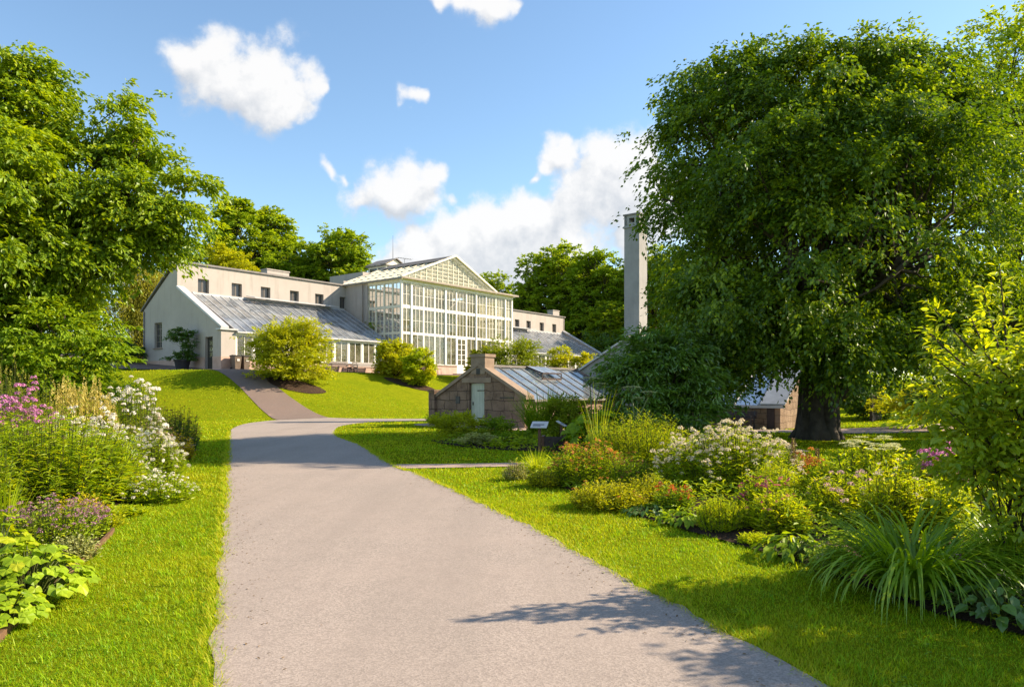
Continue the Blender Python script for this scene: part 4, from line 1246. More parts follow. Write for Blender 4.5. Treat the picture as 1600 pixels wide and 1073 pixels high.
# ================================================================== FURNITURE
def bench(name, label, loc, rz, mat, L=1.7, scale=1.0, group=None):
    t = thing(name, label, 'bench', loc, group); t.rotation_euler = (0, 0, rz); t.scale = (scale,) * 3
    m = MB()
    for i in range(5):
        m.box(-L / 2, L / 2, -.24 + i * .095, -.24 + i * .095 + .075, .42, .45)
    m.build('seat', mat, t)
    m = MB()
    for i in range(4):
        z = .52 + i * .095; y = .24 + .03 * i
        m.para((-L / 2, y, z), (L, 0, 0), (0, .022, -.006), (0, .02, .075))
    m.build('backrest', mat, t)
    for sx in (-1, 1):
        x = sx * (L / 2 - .12)
        m = MB(); m.box(x - .03, x + .03, -.24, -.18, 0, .42); m.box(x - .03, x + .03, .2, .26, 0, .42); m.box(x - .03, x + .03, -.18, .2, .36, .418)
        m.build('leg', 'iron', t)
        m = MB(); m.para((x - .03, .22, .45), (.06, 0, 0), (0, .045, 0), (0, .14, .48)); m.box(x - .035, x + .035, -.26, .26, .62, .66); m.box(x - .025, x + .025, -.24, -.19, .45, .62)
        m.build('armrest', 'iron', t)
    return t
RZF = math.atan2(UY, UX)
def on_terrace(s, k):
    q = W(s, k, 0); return (q[0], q[1], h1(q[0], q[1]) + .03)
bench('garden_bench', 'dark slatted bench by the glasshouse plinth, right of the big yellow-green shrub', on_terrace(s_of(531, -.75), -.75), RZF, 'wooddark', 2.2)
bench('garden_bench', 'long dark bench by the glasshouse plinth, nearest the shrub below the glass hall corner', on_terrace(s_of(573, -.85), -.85), RZF, 'iron', 2.6)
def chair(label, loc, rz):
    t = thing('garden_chair', label, 'chair', loc); t.rotation_euler = (0, 0, rz)
    m = MB(); m.box(-.24, .24, -.24, .22, .42, .45); m.build('seat', 'iron', t)
    m = MB()
    a = np.linspace(0, math.pi, 9); m.tube(np.stack([.23 * np.cos(a), np.full(9, .24), .62 + .26 * np.sin(a)], -1), .018, 6)
    for x in (-.12, 0, .12):
        m.tube([(x, .23, .45), (x, .24, .84 if x == 0 else .8)], .011, 5)
    for x in (-.23, .23):
        m.tube([(x, .2, .44), (x, .24, .63)], .018, 6)
    m.build('backrest', 'iron', t)
    for x in (-.21, .21):
        for y in (-.2, .19):
            m = MB(); m.tube([(x, y, .42), (x * 1.08, y * 1.1, 0)], .017, 6); m.build('leg', 'iron', t)
chair('dark metal round-backed chair between the two benches by the glasshouse', on_terrace(s_of(552, -1.1), -1.1), RZF - 1.2)
chair('dark metal round-backed chair below the tall glass hall, left of its door', on_terrace(s_of(684, -2.6), -2.6), RZF + 1.4)
bench('garden_bench', 'dark purple-brown slatted bench against the far stone wall', tuple(FP(-.75, 1.72, 0)[:2]) + (h1(*FP(-.75, 1.72, 0)[:2]) + .02,), math.atan2(VY, VX) + math.pi, 'wooddark', 1.75, .92)
def bins():
    for i, (px, lab) in enumerate(((368.5, 'left of the pair of brown wheelie bins by the pale pier'), (382.5, 'right of the pair of brown wheelie bins by the pale pier'))):
        loc = on_terrace(s_of(px, -.62), -.62)
        t = thing('wheelie_bin', lab, 'bin', loc); t.rotation_euler = (0, 0, RZF)
        m = MB(); m.add([(-.2, -.25, .06), (.2, -.25, .06), (.2, .22, .06), (-.2, .22, .06), (-.27, -.33, .96), (.27, -.33, .96), (.27, .33, .96), (-.27, .33, .96)],
                        [np.array([(0, 3, 2, 1), (4, 5, 6, 7), (0, 1, 5, 4), (1, 2, 6, 5), (2, 3, 7, 6), (3, 0, 4, 7)])]); m.build('body', 'binplastic', t)
        m = MB(); m.prism([(-.29, -.36, .963), (-.29, .36, .963), (-.29, .36, 1.03), (-.29, 0, 1.07), (-.29, -.36, 1.0)], (.58, 0, 0)); m.box(-.25, .25, .362, .40, .95, 1.0); m.build('lid', 'black', t)
        m = MB(); m.box(-.1, .1, -.335, -.318, .62, .78); m.build('label_patch', 'paperwhite', t)
        for x in (-.22, .22):
            m = MB(); a = np.linspace(0, TAU, 13)[:-1]
            m.prism(np.stack([np.full(12, x - .03), .22 + .1 * np.cos(a), .1 + .1 * np.sin(a)], -1), (.06, 0, 0)); m.build('wheel', 'black', t)
bins()

def info_board(label, px, Y, py, rz, tilt, wd=.5, dp=.36):
    x = px_x(px, Y); z0 = h1(x, Y); zt = px_z(py, Y) - z0
    t = thing('information_board', label, 'sign', (x, Y, z0)); t.rotation_euler = (0, 0, rz)
    m = MB(); m.box(-.035, .035, -.03, .03, -.1, zt - .03); m.build('post', 'woodbrown', t)
    c, s = math.cos(tilt), math.sin(tilt)
    def pl(m, x0, x1, v0, v1, n0, n1):
        o = np.array((x0, v0 * c - n0 * s, zt + v0 * s + n0 * c)); m.para(o, (x1 - x0, 0, 0), np.array((0, c, s)) * (v1 - v0), np.array((0, -s, c)) * (n1 - n0))
    m = MB(); pl(m, -wd / 2, wd / 2, -dp / 2, dp / 2, 0, .022); b = m.build('panel', 'paperwhite', t)
    m = MB(); pl(m, -wd * .38, wd * .3, -dp * .12, dp * .06, .024, .026); pl(m, -wd * .38, wd * .1, -dp * .28, -dp * .18, .024, .026); m.build('print', 'inkgrey', b)
info_board('white slanted information panel on a brown post beside the grass clump', 843, 19.0, 664, -.25, R(28), .44, .32)
info_board('second slanted panel seen edge-on in front of the dark shrub', 877, 20.6, 662, 1.35, R(30), .36, .3)
def trough():
    x, Y = px_x(866, 19.6), 19.6; t = thing('wooden_trough', 'dark weathered wooden trough box behind the information board', 'planter', (x, Y, 0)); t.rotation_euler = (0, 0, -.12)
    m = MB()
    m.box(-.26, .26, -.2, -.16, 0, .36); m.box(-.26, .26, .16, .2, 0, .36); m.box(-.26, .26, -.159, .159, .0, .04)
    m.build('boards', 'wooddark', t)
    m = MB()
    for sx in (-1, 1):
        m.box(sx * .30 - .04, sx * .30 + .04, -.22, .22, -.02, .40)
    m.build('end_board', 'woodbrown', t)
trough()

# ---- low leafy ground cover that closes the beds (uncountable)
def ground_cover(poly, n, name, seed, skip=None):
    rng = np.random.default_rng(seed); P = np.asarray(poly); lo = P.min(0); hi = P.max(0)
    X = rng.uniform(lo[0], hi[0], n); Y = rng.uniform(lo[1], hi[1], n)
    ok = inpoly(P, X, Y) & (np.abs(X) < 1.15 * Y + 1.5)
    X, Y = X[ok], Y[ok]
    d = np.full(len(X), 9.0)
    for q in P:
        d = np.minimum(d, np.hypot(X - q[0], Y - q[1]))
    ht = np.clip(d * .6, .03, .3) * (.6 + .4 * np.sin(X * 2.3 + 1.7 * np.sin(Y * 1.9)))
    ok = (d > .03)
    if skip is not None:
        ok &= ~skip(X, Y, d)
    X, Y, ht = X[ok], Y[ok], np.abs(ht[ok])
    m = len(X); a = rng.uniform(0, TAU, m)
    hue = np.clip(.45 + .3 * np.sin(X * 1.4 + 2 * np.sin(Y)) + rng.normal(0, .15, m), 0, 1)
    mb = MB()
    mb.leaves(np.stack([X, Y, height(X, Y) + .03 + ht * rng.uniform(.15, 1, m)], -1), np.stack([np.cos(a), np.sin(a), rng.normal(.15, .4, m)], -1), np.array((0, 0, 1.0)) + rng.normal(0, .4, (m, 3)),
              rng.uniform(.05, .12, m) * np.clip(Y / 9, .7, 1.6), rng.uniform(.02, .045, m) * np.clip(Y / 9, .7, 1.6), 'leaf', 0, hue)
    o = mb.build(name, 'bedleaf'); o['kind'] = 'stuff'
ground_cover(RBED, 52000, 'ground_cover', 71, lambda X, Y, d: (Y < 9.0) & (Y > 7.0) & (d < .55) & (X < 4))
ground_cover(LBED, 36000, 'ground_cover', 72)
ground_cover(MBED, 9000, 'ground_cover', 73)

def litter():
    rng = np.random.default_rng(99); mb = MB()
    for E, sgn in ((LE, 1), (RE, -1)):
        E2 = E[(E[:, 1] > 3.2) & (E[:, 1] < 20)]
        i = rng.integers(0, len(E2), 420); off = np.abs(rng.normal(0, .22, 420)) + .02
        X = E2[i, 0] + sgn * off; Y = E2[i, 1] + rng.normal(0, .1, 420)
        a = rng.uniform(0, TAU, 420)
        mb.leaves(np.stack([X, Y, height(X, Y) + .019], -1), np.stack([np.cos(a), np.sin(a), rng.normal(0, .12, 420)], -1), np.array((0, 0, 1.0)) + rng.normal(0, .2, (420, 3)), rng.uniform(.012, .035, 420), rng.uniform(.006, .018, 420), 'leaf')
    o = mb.build('fallen_leaves', 'dryhead'); o['kind'] = 'stuff'
litter()

def clover():
    rng = np.random.default_rng(55); X = rng.uniform(-6, 4, 260); Y = 3.4 + 8 * rng.random(260) ** 1.3
    ok = np.ones(260, bool)
    for poly in EXCL:
        ok &= ~inpoly(poly, X, Y)
    X = np.repeat(X[ok], 26); Y = np.repeat(Y[ok], 26); n = len(X)
    X = X + rng.normal(0, .06, n); Y = Y + rng.normal(0, .06, n); a = rng.uniform(0, TAU, n)
    mb = MB(); mb.leaves(np.stack([X, Y, height(X, Y) + rng.uniform(.015, .045, n)], -1), np.stack([np.cos(a), np.sin(a), rng.normal(.1, .25, n)], -1), np.array((0, 0, 1.0)) + rng.normal(0, .25, (n, 3)), rng.uniform(.014, .026, n), rng.uniform(.012, .02, n), 'leaf')
    o = mb.build('clover', 'mid'); o['kind'] = 'stuff'
clover()
# ================================================================== VEGETATION
def unit(v):
    return v / np.maximum(np.linalg.norm(v, axis=-1, keepdims=True), 1e-9)

def rdir(rng, n, up=0.0):
    v = rng.normal(size=(n, 3)); v[:, 2] += up
    return unit(v)

def limb(mb, a, b, r0, r1, rng, sag=0.0, wob=.08, sides=6, n=7, mat=0):
    a = np.asarray(a, float); b = np.asarray(b, float)
    t = np.linspace(0, 1, n)[:, None]; L = np.linalg.norm(b - a)
    P = a + (b - a) * t
    w = rng.normal(size=(n, 3)) * wob * L * .5; w[0] = 0; w[-1] = 0
    P = P + w * np.sin(np.pi * t) + np.array((0, 0, 1.0)) * sag * L * np.sin(np.pi * t)
    mb.tube(P, r0 + (r1 - r0) * np.linspace(0, 1, n) ** .8, sides, mat)
    return P

def tree(name, label, cat, base, trunk_h, trunk_r, lobes, nclump, nspray, nleaf, leaf, mat, bark='bark', seed=1, droop=.35, spray=1.0,
         clump_r=.9, flat=.45, up=0.55, lean=(0, 0), group=None, kind='diamond', aspect=.6, inner=.3, flare=1.0, multi=1, limbs=True, twig=.012, hang=0.0, protrude=.08, swidth=.34, pfrac=.12):
    """lobes: (dx, dy, z, rx, ry, rz) relative to the base. Crown of drooping leaf sprays gathered in clumps."""
    rng = np.random.default_rng(seed)
    base = np.array(base, float)
    t = thing(name, label, cat, base, group)
    lob = np.array(lobes, float); C = lob[:, :3]; Rr = lob[:, 3:]
    area = (Rr[:, 0] * Rr[:, 1] * Rr[:, 2]) ** (2 / 3); pr = area / area.sum()
    # clump centres, mostly near the lobe surfaces
    li = rng.choice(len(lob), nclump, p=pr)
    d = rdir(rng, nclump, .25)
    rad = np.where(rng.random(nclump) < inner, rng.uniform(.25, .75, nclump), rng.uniform(.74, 1.0, nclump)) * np.where(rng.random(nclump) < pfrac, rng.uniform(1.0, 1 + protrude, nclump), 1)
    cc = C[li] + d * Rr[li] * rad[:, None]
    # drop clumps buried deep in another lobe
    keep = np.ones(nclump, bool)
    for c, r in zip(C, Rr):
        q = np.linalg.norm((cc - c) / r, axis=1); keep &= (q > .45) | (rng.random(nclump) < .35)
    cc = cc[keep]; li = li[keep]; d = d[keep]
    n = len(cc)
    cr = clump_r * rng.uniform(.6, 1.35, n)
    # sprays
    so_ = np.repeat(cc, nspray, 0); sd = np.repeat(d, nspray, 0); scr = np.repeat(cr, nspray)
    m = len(so_)
    off = rng.normal(size=(m, 3)) * .5; off[:, 2] *= flat
    out = sd * np.array((1, 1, .6)); out[:, 2] = np.maximum(out[:, 2], -.2)
    ax = unit(out * .8 + rng.normal(size=(m, 3)) * np.array((.75, .75, .35)) + np.array((0, 0, up - droop)))
    so_ = so_ + off * scr[:, None]
    sl = spray * rng.uniform(.55, 1.2, m)
    shade = np.repeat(rng.normal(0, .13, n), nspray) + rng.normal(0, .08, m)
    # leaves along each spray
    tt = rng.random((m, nleaf)) ** .8
    side = unit(np.cross(ax, np.array((0, 0, 1.0))) + 1e-6)
    sg = rng.choice((-1, 1), (m, nleaf)) * rng.uniform(.1, 1, (m, nleaf))
    wv = sl[:, None] * swidth * (1 - .55 * tt) * sg
    P = so_[:, None] + ax[:, None] * (sl[:, None] * tt)[..., None] + side[:, None] * wv[..., None]
    P[..., 2] -= droop * sl[:, None] * tt ** 2 * .8 + np.abs(wv) * .25 - rng.normal(0, .05, (m, nleaf)) * sl[:, None]
    if hang:
        P[..., 2] -= hang * sl[:, None] * rng.random((m, nleaf)) * tt
    D = ax[:, None] * .7 + side[:, None] * sg[..., None] * .8 + rng.normal(0, .25, (m, nleaf, 3))
    D[..., 2] -= droop * .9
    N = np.array((0, 0, 1.0)) + rng.normal(0, .45, (m, nleaf, 3))
    L = leaf * rng.uniform(.65, 1.25, (m, nleaf))
    r = np.clip(.5 + shade[:, None] + rng.normal(0, .16, (m, nleaf)), 0, 1)
    P = P.reshape(-1, 3); ok = (base[2] + P[:, 2]) > base[2] + .08
    mb = MB()
    mb.leaves(P[ok], D.reshape(-1, 3)[ok], N.reshape(-1, 3)[ok], L.ravel()[ok], L.ravel()[ok] * aspect, kind, 0, r.ravel()[ok])
    crown = mb.build('crown' if trunk_h > .8 else 'foliage', mat, t)
    # trunk and limbs
    mb = MB()
    top = np.array((lean[0], lean[1], trunk_h))
    if multi == 1:
        tt_ = np.linspace(0, 1, 10)[:, None]
        P = top * tt_ + rng.normal(0, .03 * trunk_h, (10, 3)) * np.array((1, 1, 0)) * np.sin(tt_ * np.pi)
        P[0, 2] = -.25
        rr = trunk_r * (1 - .35 * tt_[:, 0]) + trunk_r * .55 * flare * np.exp(-tt_[:, 0] * 9)
        mb.tube(P, rr, 14, 0)
        starts = [P[-1], P[-2], P[-3]]
    else:
        starts = [np.array((rng.normal(0, .1), rng.normal(0, .1), -.05)) for _ in range(multi)]
    if limbs:
        for i, (c, rr_) in enumerate(zip(C, Rr)):
            s = starts[i % len(starts)]
            tgt = c + np.array((0, 0, -.15 * rr_[2]))
            rb = trunk_r * (.55 if multi == 1 else .8) * rng.uniform(.7, 1.1) * min(1.0, .12 + .62 * rr_[0] * rr_[2] / max(.2, (Rr[:, 0] * Rr[:, 2]).mean()))
            LP = limb(mb, s, tgt, rb, rb * .45, rng, .1, .1, 7)
            mine = cc[li == i]
            pick = mine[rng.permutation(len(mine))[:min(len(mine), 26)]]
            for q in pick:
                a = LP[rng.integers(2, len(LP))]
                limb(mb, a, q, rb * .3, twig, rng, -.03, .12, 4, 5)
    mb.build('trunk' if trunk_h > .8 else 'stems', bark, t)
    return t

def at(px, Y):
    x = px_x(px, Y); return (x, Y, h1(x, Y))
def hh(py, p):
    return px_z(py, p[1]) - p[2]

# ---------------- the big spreading tree on the right
def big_tree():
    p = at(1279, 24.6); k = 24.6 / FPX
    def lo(px, py, rx, rz, dy, ry=None):
        return ((px - 1279) * k, dy, px_z(py, 24.6) - p[2], rx * k, (ry or rx) * k, rz * k)
    lobes = [lo(1265, 236, 195, 150, 0), lo(1150, 250, 118, 150, -.5), lo(1108, 400, 62, 170, 0), lo(1180, 380, 150, 190, -3.2, 110), lo(1395, 230, 120, 130, .5), lo(1462, 335, 100, 180, 0.5), lo(1340, 400, 170, 190, -3.4, 100),
             lo(1290, 400, 190, 190, 3.5, 110), lo(1130, 510, 100, 85, -1), lo(1440, 500, 110, 95, -1), lo(1215, 526, 105, 50, -3.0, 80), lo(1372, 530, 105, 48, -3.0, 80), lo(1035, 305, 36, 42, 0), lo(1300, 140, 130, 60, 0), lo(1168, 124, 74, 48, .5), lo(1405, 128, 72, 46, 0), lo(1086, 172, 52, 50, 0), lo(1462, 152, 46, 42, .3), lo(1075, 235, 44, 60, .2), lo(1495, 300, 44, 90, .5),
             lo(1110, 555, 60, 45, 0), lo(1480, 210, 75, 70, .5)]
    t = tree('beech_tree', 'huge spreading dark green tree with a thick fluted trunk right of the chimney', 'tree', p, 3.2, .62, lobes, 500, 23, 27, .148, 'beech', 'barkbig', 11, .55, .95, .95, .26, .38, flare=.8, inner=.22, aspect=.62, twig=.02, hang=.4, protrude=.26, swidth=.24, pfrac=.2)
    # fluted buttress roots and two heavy low limbs
    mb = MB(); rng = np.random.default_rng(5)
    for i in range(9):
        a = i / 9 * TAU + rng.uniform(-.2, .2)
        r = rng.uniform(.75, 1.0)
        P = [(.98 * r * math.cos(a), .98 * r * math.sin(a), -.12), (.62 * r * math.cos(a), .62 * r * math.sin(a), .25), (.46 * math.cos(a), .46 * math.sin(a), .9), (.40 * math.cos(a), .40 * math.sin(a), 2.2), (.3 * math.cos(a), .3 * math.sin(a), 3.4)]
        mb.tube(P, [.10, .2, .24, .22, .16], 8, 0)
    limb(mb, (.3, -.1, 1.3), (1.5, -.3, 3.0), .27, .17, rng, -.12, .05, 9)
    limb(mb, (1.42, -.3, 2.9), (2.6, -.6, 5.2), .18, .08, rng, .05, .06, 8)
    limb(mb, (-.2, -.2, 2.0), (-1.4, -.8, 4.6), .22, .1, rng, .05, .06, 8)
    limb(mb, (0, 0, 2.6), (.4, .2, 9.0), .42, .2, rng, 0, .03, 9)
    mb.build('buttress', 'barkbig', t)
big_tree()

# tree at the right edge of the picture
p = at(1580, 31); k = 31 / FPX
tree('lime_tree', 'tall light green tree partly out of frame behind the huge dark tree', 'tree', p, 6, .4,
     [((1560 - 1580) * k, 0, hh(110, p), 2.6, 2.6, 2.4), (1.3, .5, hh(90, p), 2.6, 2.6, 2.2), (-.6, -.3, hh(230, p), 2.6, 2.6, 2.6), (1.8, 0, hh(260, p), 3, 3, 3), (.2, 0, hh(380, p), 3.2, 3, 3), (2, 0, hh(430, p), 3.4, 3, 2.8), (-.4, 0, hh(500, p), 2.6, 2.6, 2)],
     260, 9, 22, .19, 'treefar', 'bark', 21, .4, 1.0, .8, inner=.2)

# ---------------- the chestnut at the left edge
def chestnut():
    Y = 20.0; p = at(40, Y); k = Y / FPX
    def lo(px, py, rx, rz, dy=0):
        return ((px - 40) * k, dy, px_z(py, Y) - p[2], rx * k, rx * k, rz * k)
    lobes = [lo(0, 205, 88, 98), lo(166, 152, 13, 24, .6), lo(62, 128, 42, 26, .3), lo(12, 108, 50, 26), lo(72, 255, 62, 78, .5), lo(40, 330, 130, 110, -1.5), lo(172, 262, 36, 44, .6), lo(166, 180, 16, 34, .6), lo(198, 212, 28, 28, .5), lo(222, 224, 12, 14, .4), lo(196, 318, 48, 52, 0), lo(285, 284, 14, 20, .3), lo(303, 318, 17, 24, .3), lo(264, 345, 36, 36, .4), lo(128, 395, 72, 58, -.5), lo(40, 400, 115, 72, -1.5), lo(246, 366, 30, 24, .3), lo(-110, 280, 130, 150), lo(100, 425, 60, 38, -.6), lo(-80, 410, 120, 80, -1)]
    tree('chestnut_tree', 'big bright green horse chestnut leaning in from the left edge', 'tree', p, 3.2, .35, lobes, 600, 15, 24, .155, 'chestnut', 'bark', 31, .5, .66, .62, .4, .3, aspect=.55, inner=.18, kind='diamond', hang=.25)
chestnut()
# dense shrub below it
p = at(70, 18.5)
def ll(px, py, rx, rz, dy=0):
    return (px_x(px, 18.5) - p[0], dy, px_z(py, 18.5) - p[2], rx, rx, rz)
tree('laurel_shrub', 'broad leafy green shrub under the chestnut at the left edge', 'shrub', p, .5, .06,
     [ll(60, 530, 1.3, 1.05), ll(118, 520, .9, .9), ll(-20, 510, 1.2, 1.0), ll(75, 590, 1.25, .8, -.4), ll(132, 580, .7, .75, -.1), ll(40, 478, .8, .5, .2), ll(0, 580, 1.2, .9), ll(105, 620, .9, .5)],
     150, 12, 20, .13, 'mid', 'bark', 41, .35, .5, .42, .6, .4, kind='leaf', aspect=.52, multi=6)

# weeping tree left of the end wall
p = at(222, 63); 
tree('weeping_tree', 'drooping olive green tree beside the left end of the conservatory', 'tree', p, 4, .6,
     [(-.8, 0, hh(425, p), 2.2, 2, 1.8), (.6, 0, hh(440, p), 1.6, 2, 1.6), (-1.2, 0, hh(480, p), 2.0, 2, 2.2), (.8, -.2, hh(490, p), 1.6, 1.6, 2.0), (-.3, -.6, hh(505, p), 1.7, 1.3, 1.8)], 150, 9, 26, .2, 'weep', 'bark', 51, 1.1, 1.6, .6, .8, .2, aspect=.35, hang=.9)

# ---------------- background trees: three model crowns, then copies
def bg_model(name, label, mat, seed, h, w, base, open_=False, group=None):
    r = np.random.default_rng(seed); lobes = []
    n = 12 if open_ else 20
    for i in range(n):
        a = i * 2.4 + r.uniform(-.4, .4); zf = .22 + .68 * (i + .5) / n
        e = math.sqrt(max(.03, 1 - ((zf - .5) / .52) ** 2))
        rad = w * .5 * e * (r.uniform(.45, .75) if open_ else .66)
        s = w * (r.uniform(.17, .25) if open_ else r.uniform(.15, .2))
        lobes.append((rad * math.cos(a), rad * math.sin(a), h * zf, s, s, s * .8))
    if not open_:
        lobes.append((0, 0, h * .52, w * .36, w * .36, h * .36))
    lobes.append((0, 0, h - w * .19, w * .2, w * .2, w * .17))
    return tree(name, label, 'tree', base, h * .45, h * .022, lobes, 190 if open_ else 400, 9, 26, h * .0175, mat, 'bark', seed, .3, h * .055, h * .045, .6, .4, group=group, inner=.12, aspect=.7, twig=.03)
GB = 'trees growing behind the conservatory'
p = at(365, 84); T1 = bg_model('tall_tree', 'open-crowned tall tree behind the left wing, nearest the chestnut', 'treefar', 61, hh(312, p), 7.5, p, True, GB)
p = at(520, 86); T2 = bg_model('round_tree', 'large rounded dense tree behind the left wing, left of the roof lantern', 'treefar2', 62, hh(357, p), 11.5, p, False, GB)
p = at(868, 118); T3 = bg_model('tall_tree', 'tall full-crowned tree above the right wing', 'treefar', 63, hh(383, p), 14.0, p, False, GB)
def put(src, px, Y, top, srch, rot, label, sx=1.0, group=GB):
    p = at(px, Y); s = hh(top, p) / srch
    return dup(src, p, rot, (s * sx, s * sx, s), label, group)
H1 = hh(312, at(365, 84)); H2 = hh(357, at(520, 86)); H3 = hh(383, at(868, 118))
put(T1, 424, 88, 330, H1, 2.1, 'airy tall tree behind the left wing, between the open-crowned tree and the round tree', 1.15)
put(T2, 450, 83, 392, H2, 1.3, 'lower dark bushy tree behind the left wing chimney', .95)
put(T2, 292, 78, 400, H2, 3.9, 'dark tree half hidden behind the chestnut crown')
put(T3, 765, 130, 425, H3, .8, 'small distant treetop just right of the glass gable', .8)
put(T2, 944, 112, 394, H2, 2.6, 'dark tree immediately left of the tall chimney', 1.0)
put(T3, 1022, 108, 384, H3, 4.4, 'sunlit tree showing just right of the tall chimney', .75)
put(T2, 822, 122, 452, H2, 5.2, 'low distant tree by the right corner of the glass hall')
put(T2, 905, 124, 462, H2, .3, 'low dark tree behind the right wing end')
put(T3, 965, 104, 470, H3, 1.9, 'low dark tree behind the foot of the tall chimney', 1.2)
put(T2, 1100, 98, 405, H2, 3.1, 'dark tree glimpsed through the left side of the huge tree')
put(T2, 1200, 92, 440, H2, 4.9, 'dark tree glimpsed behind the middle of the huge tree')
put(T3, 1330, 80, 420, H3, .9, 'dark tree glimpsed behind the right side of the huge tree')
put(T2, 1450, 66, 410, H2, 2.0, 'dark tree behind the leafy branches at the right')
put(T3, 1570, 56, 430, H3, 5.6, 'low tree behind the tall light green tree at the right edge')
put(T2, 225, 84, 440, H2, 1.0, 'shadowy tree behind the drooping olive tree')
put(T2, 120, 70, 430, H2, 2.9, 'dark tree mass behind the chestnut trunk')
put(T1, 20, 60, 420, H1, 5.0, 'tree far back behind the left shrub')
p = at(345, 76)
tree('golden_shrub', 'golden yellow shrub peeking over the left wing roof', 'shrub', p, 3, .15, [(-1.2, 0, hh(405, p), 1.6, 1.5, 1.1), (.6, 0, hh(400, p), 1.5, 1.5, 1.2), (2.2, 0, hh(412, p), 1.5, 1.5, 1.0), (.4, 0, hh(430, p), 3.2, 2, 2)], 80, 8, 20, .24, 'gold', 'bark', 71, .3, .9, .6)

# ---------------- round shrubs on the conservatory lawn
def lawn_shrub(name, label, px, Y, top, bot, w, mat, seed, nc=90, leaf=.11, extra=(), multi=7):
    x = px_x(px, Y); p = (x, Y, h1(x, Y)); k = Y / FPX; H = px_z(top, Y) - p[2]; w = w * k
    r = np.random.default_rng(seed)
    lobes = [(0, 0, H * .5, w * .42, w * .4, H * .46)]
    for i in range(6):
        a = i / 6 * TAU + r.uniform(-.3, .3); s = w * r.uniform(.2, .27)
        lobes.append((w * .27 * math.cos(a), w * .27 * math.sin(a), H * r.uniform(.36, .74), s, s, s * .9))
    for i in range(6):
        a = i / 6 * TAU + .4; s = w * .2
        lobes.append((w * .3 * math.cos(a), w * .3 * math.sin(a), H * .2, s, s, H * .17))
    lobes += list(extra)
    return tree(name, label, 'shrub', p, .6, .05, lobes, nc, 11, 20, leaf, mat, 'bark', seed, .25, w * .17, w * .12, .6, .5, aspect=.6, inner=.2, multi=multi)
lawn_shrub('round_shrub', 'largest yellow-green round shrub on the lawn, in front of the left wing', 455, 47.5, 498, 592, 112, 'gold', 81, 190, .15)
def mulch_ring(px, Y, rx, ry):
    x = px_x(px, Y); a = np.linspace(0, TAU, 40)[:-1]
    q = np.stack([x + rx * np.cos(a) * (1 + .06 * np.sin(3 * a)), Y + ry * np.sin(a)], -1)
    sheet('mulch_ring', q, 'mulch', .03, .5, .04)
mulch_ring(462, 46.6, 1.9, 1.2)
lawn_shrub('round_shrub', 'yellow-green shrub at the foot of the glass hall corner, left half of a touching pair', 618, 57.5, 534, 592, 66, 'gold', 82, 110, .16)
lawn_shrub('round_shrub', 'greener small shrub, right half of the touching pair below the glass hall', 655, 55.5, 542, 594, 52, 'lime', 83, 95, .15)
mulch_ring(640, 55.2, 2.0, 1.1)
lawn_shrub('round_shrub', 'olive yellow shrub directly above the stone shed chimney', 790, 62, 532, 590, 92, 'olive', 84, 130, .17)
lawn_shrub('round_shrub', 'smaller yellow shrub left of the one above the shed chimney, below the hall door', 752, 62.5, 541, 590, 40, 'gold', 87, 50, .16)
lawn_shrub('round_shrub', 'yellow shrub above the stone shed glass roof, below the right wing', 875, 64, 541, 590, 58, 'gold', 85, 70, .18)
lawn_shrub('round_shrub', 'bright yellow shrub at the right end of the right wing', 915, 64.5, 548, 590, 50, 'yellow', 86, 60, .18)

# potted shrub by the end wall
def potted():
    q = W(-.95, 3.6, 0); p = (q[0], q[1], h1(q[0], q[1]) + .03)
    mbp = MB(); mbp.lathe((0, 0, 0), [(.38, 0), (.42, .05), (.56, .70), (.60, .72), (.60, .78), (.54, .78), (.50, .66), (.01, .64)], 22)
    pot = mbp.build('plant_pot', 'potgrey'); pot.location = p
    tag(pot, 'large dark grey round plant pot by the end wall door', 'plant pot')
    p2 = (p[0], p[1], p[2] + .64)
    tree('potted_shrub', 'spreading leafy shrub growing in the dark pot by the end wall', 'plant', p2, 1.0, .045,
         [(-.15, 0, 1.95, .75, .6, .3), (.45, .1, 1.75, .5, .5, .32), (-.75, -.1, 1.7, .45, .4, .2), (.05, 0, 2.3, .4, .4, .2), (.1, 0, .45, .6, .5, .35), (-.45, -.2, .25, .45, .4, .3), (.5, 0, .3, .4, .4, .25), (.2, 0, 1.2, .4, .35, .3)], 70, 8, 14, .13, 'dark', 'bark', 91, .3, .36, .2, kind='leaf', aspect=.5, twig=.01)
potted()
# plants growing inside the tall glass hall and wing
IND = 'plants growing inside the glasshouse'
p = W(19.5, 2.2, ZT + .04)
inner = tree('indoor_plant', 'leafy tropical plant growing behind the tall hall glazing', 'plant', p, 1.6, .07, [(0, 0, 2.6, 1.1, 1, 1.1), (.5, .2, 3.8, .8, .8, .9), (-.5, 0, 1.6, .9, .8, .8), (0, 0, 4.7, .6, .6, .7)], 70, 8, 16, .26, 'mid', 'bark', 95, .45, .8, .35, group=IND, aspect=.4)
for i, (s, k_, sc) in enumerate(((17.4, 3.0, 1.1), (21.8, 3.4, 1.25), (24.2, 2.4, .9), (26.2, 3.6, 1.3), (28.4, 2.2, .95), (30.6, 3.2, 1.15), (18.4, .4, .55), (22.6, .3, .6), (29.4, .4, .62), (20.6, 4.6, 1.4))):
    dup(inner, W(s, k_, ZT + .04), i * 1.7, sc, None, IND)
for i, (s, k_, sc) in enumerate(((3, 2.2, .42), (5.4, 2.5, .5), (7.6, 2.0, .4), (9.8, 2.6, .5), (11.7, 2.0, .42), (13.8, 2.4, .5), (35, 2.2, .4), (39, 2.4, .45))):
    dup(inner, W(s, k_, ZT + .05), i * 2.3, sc, 'leafy plant growing behind the low wing glazing', 'plants inside the wings')

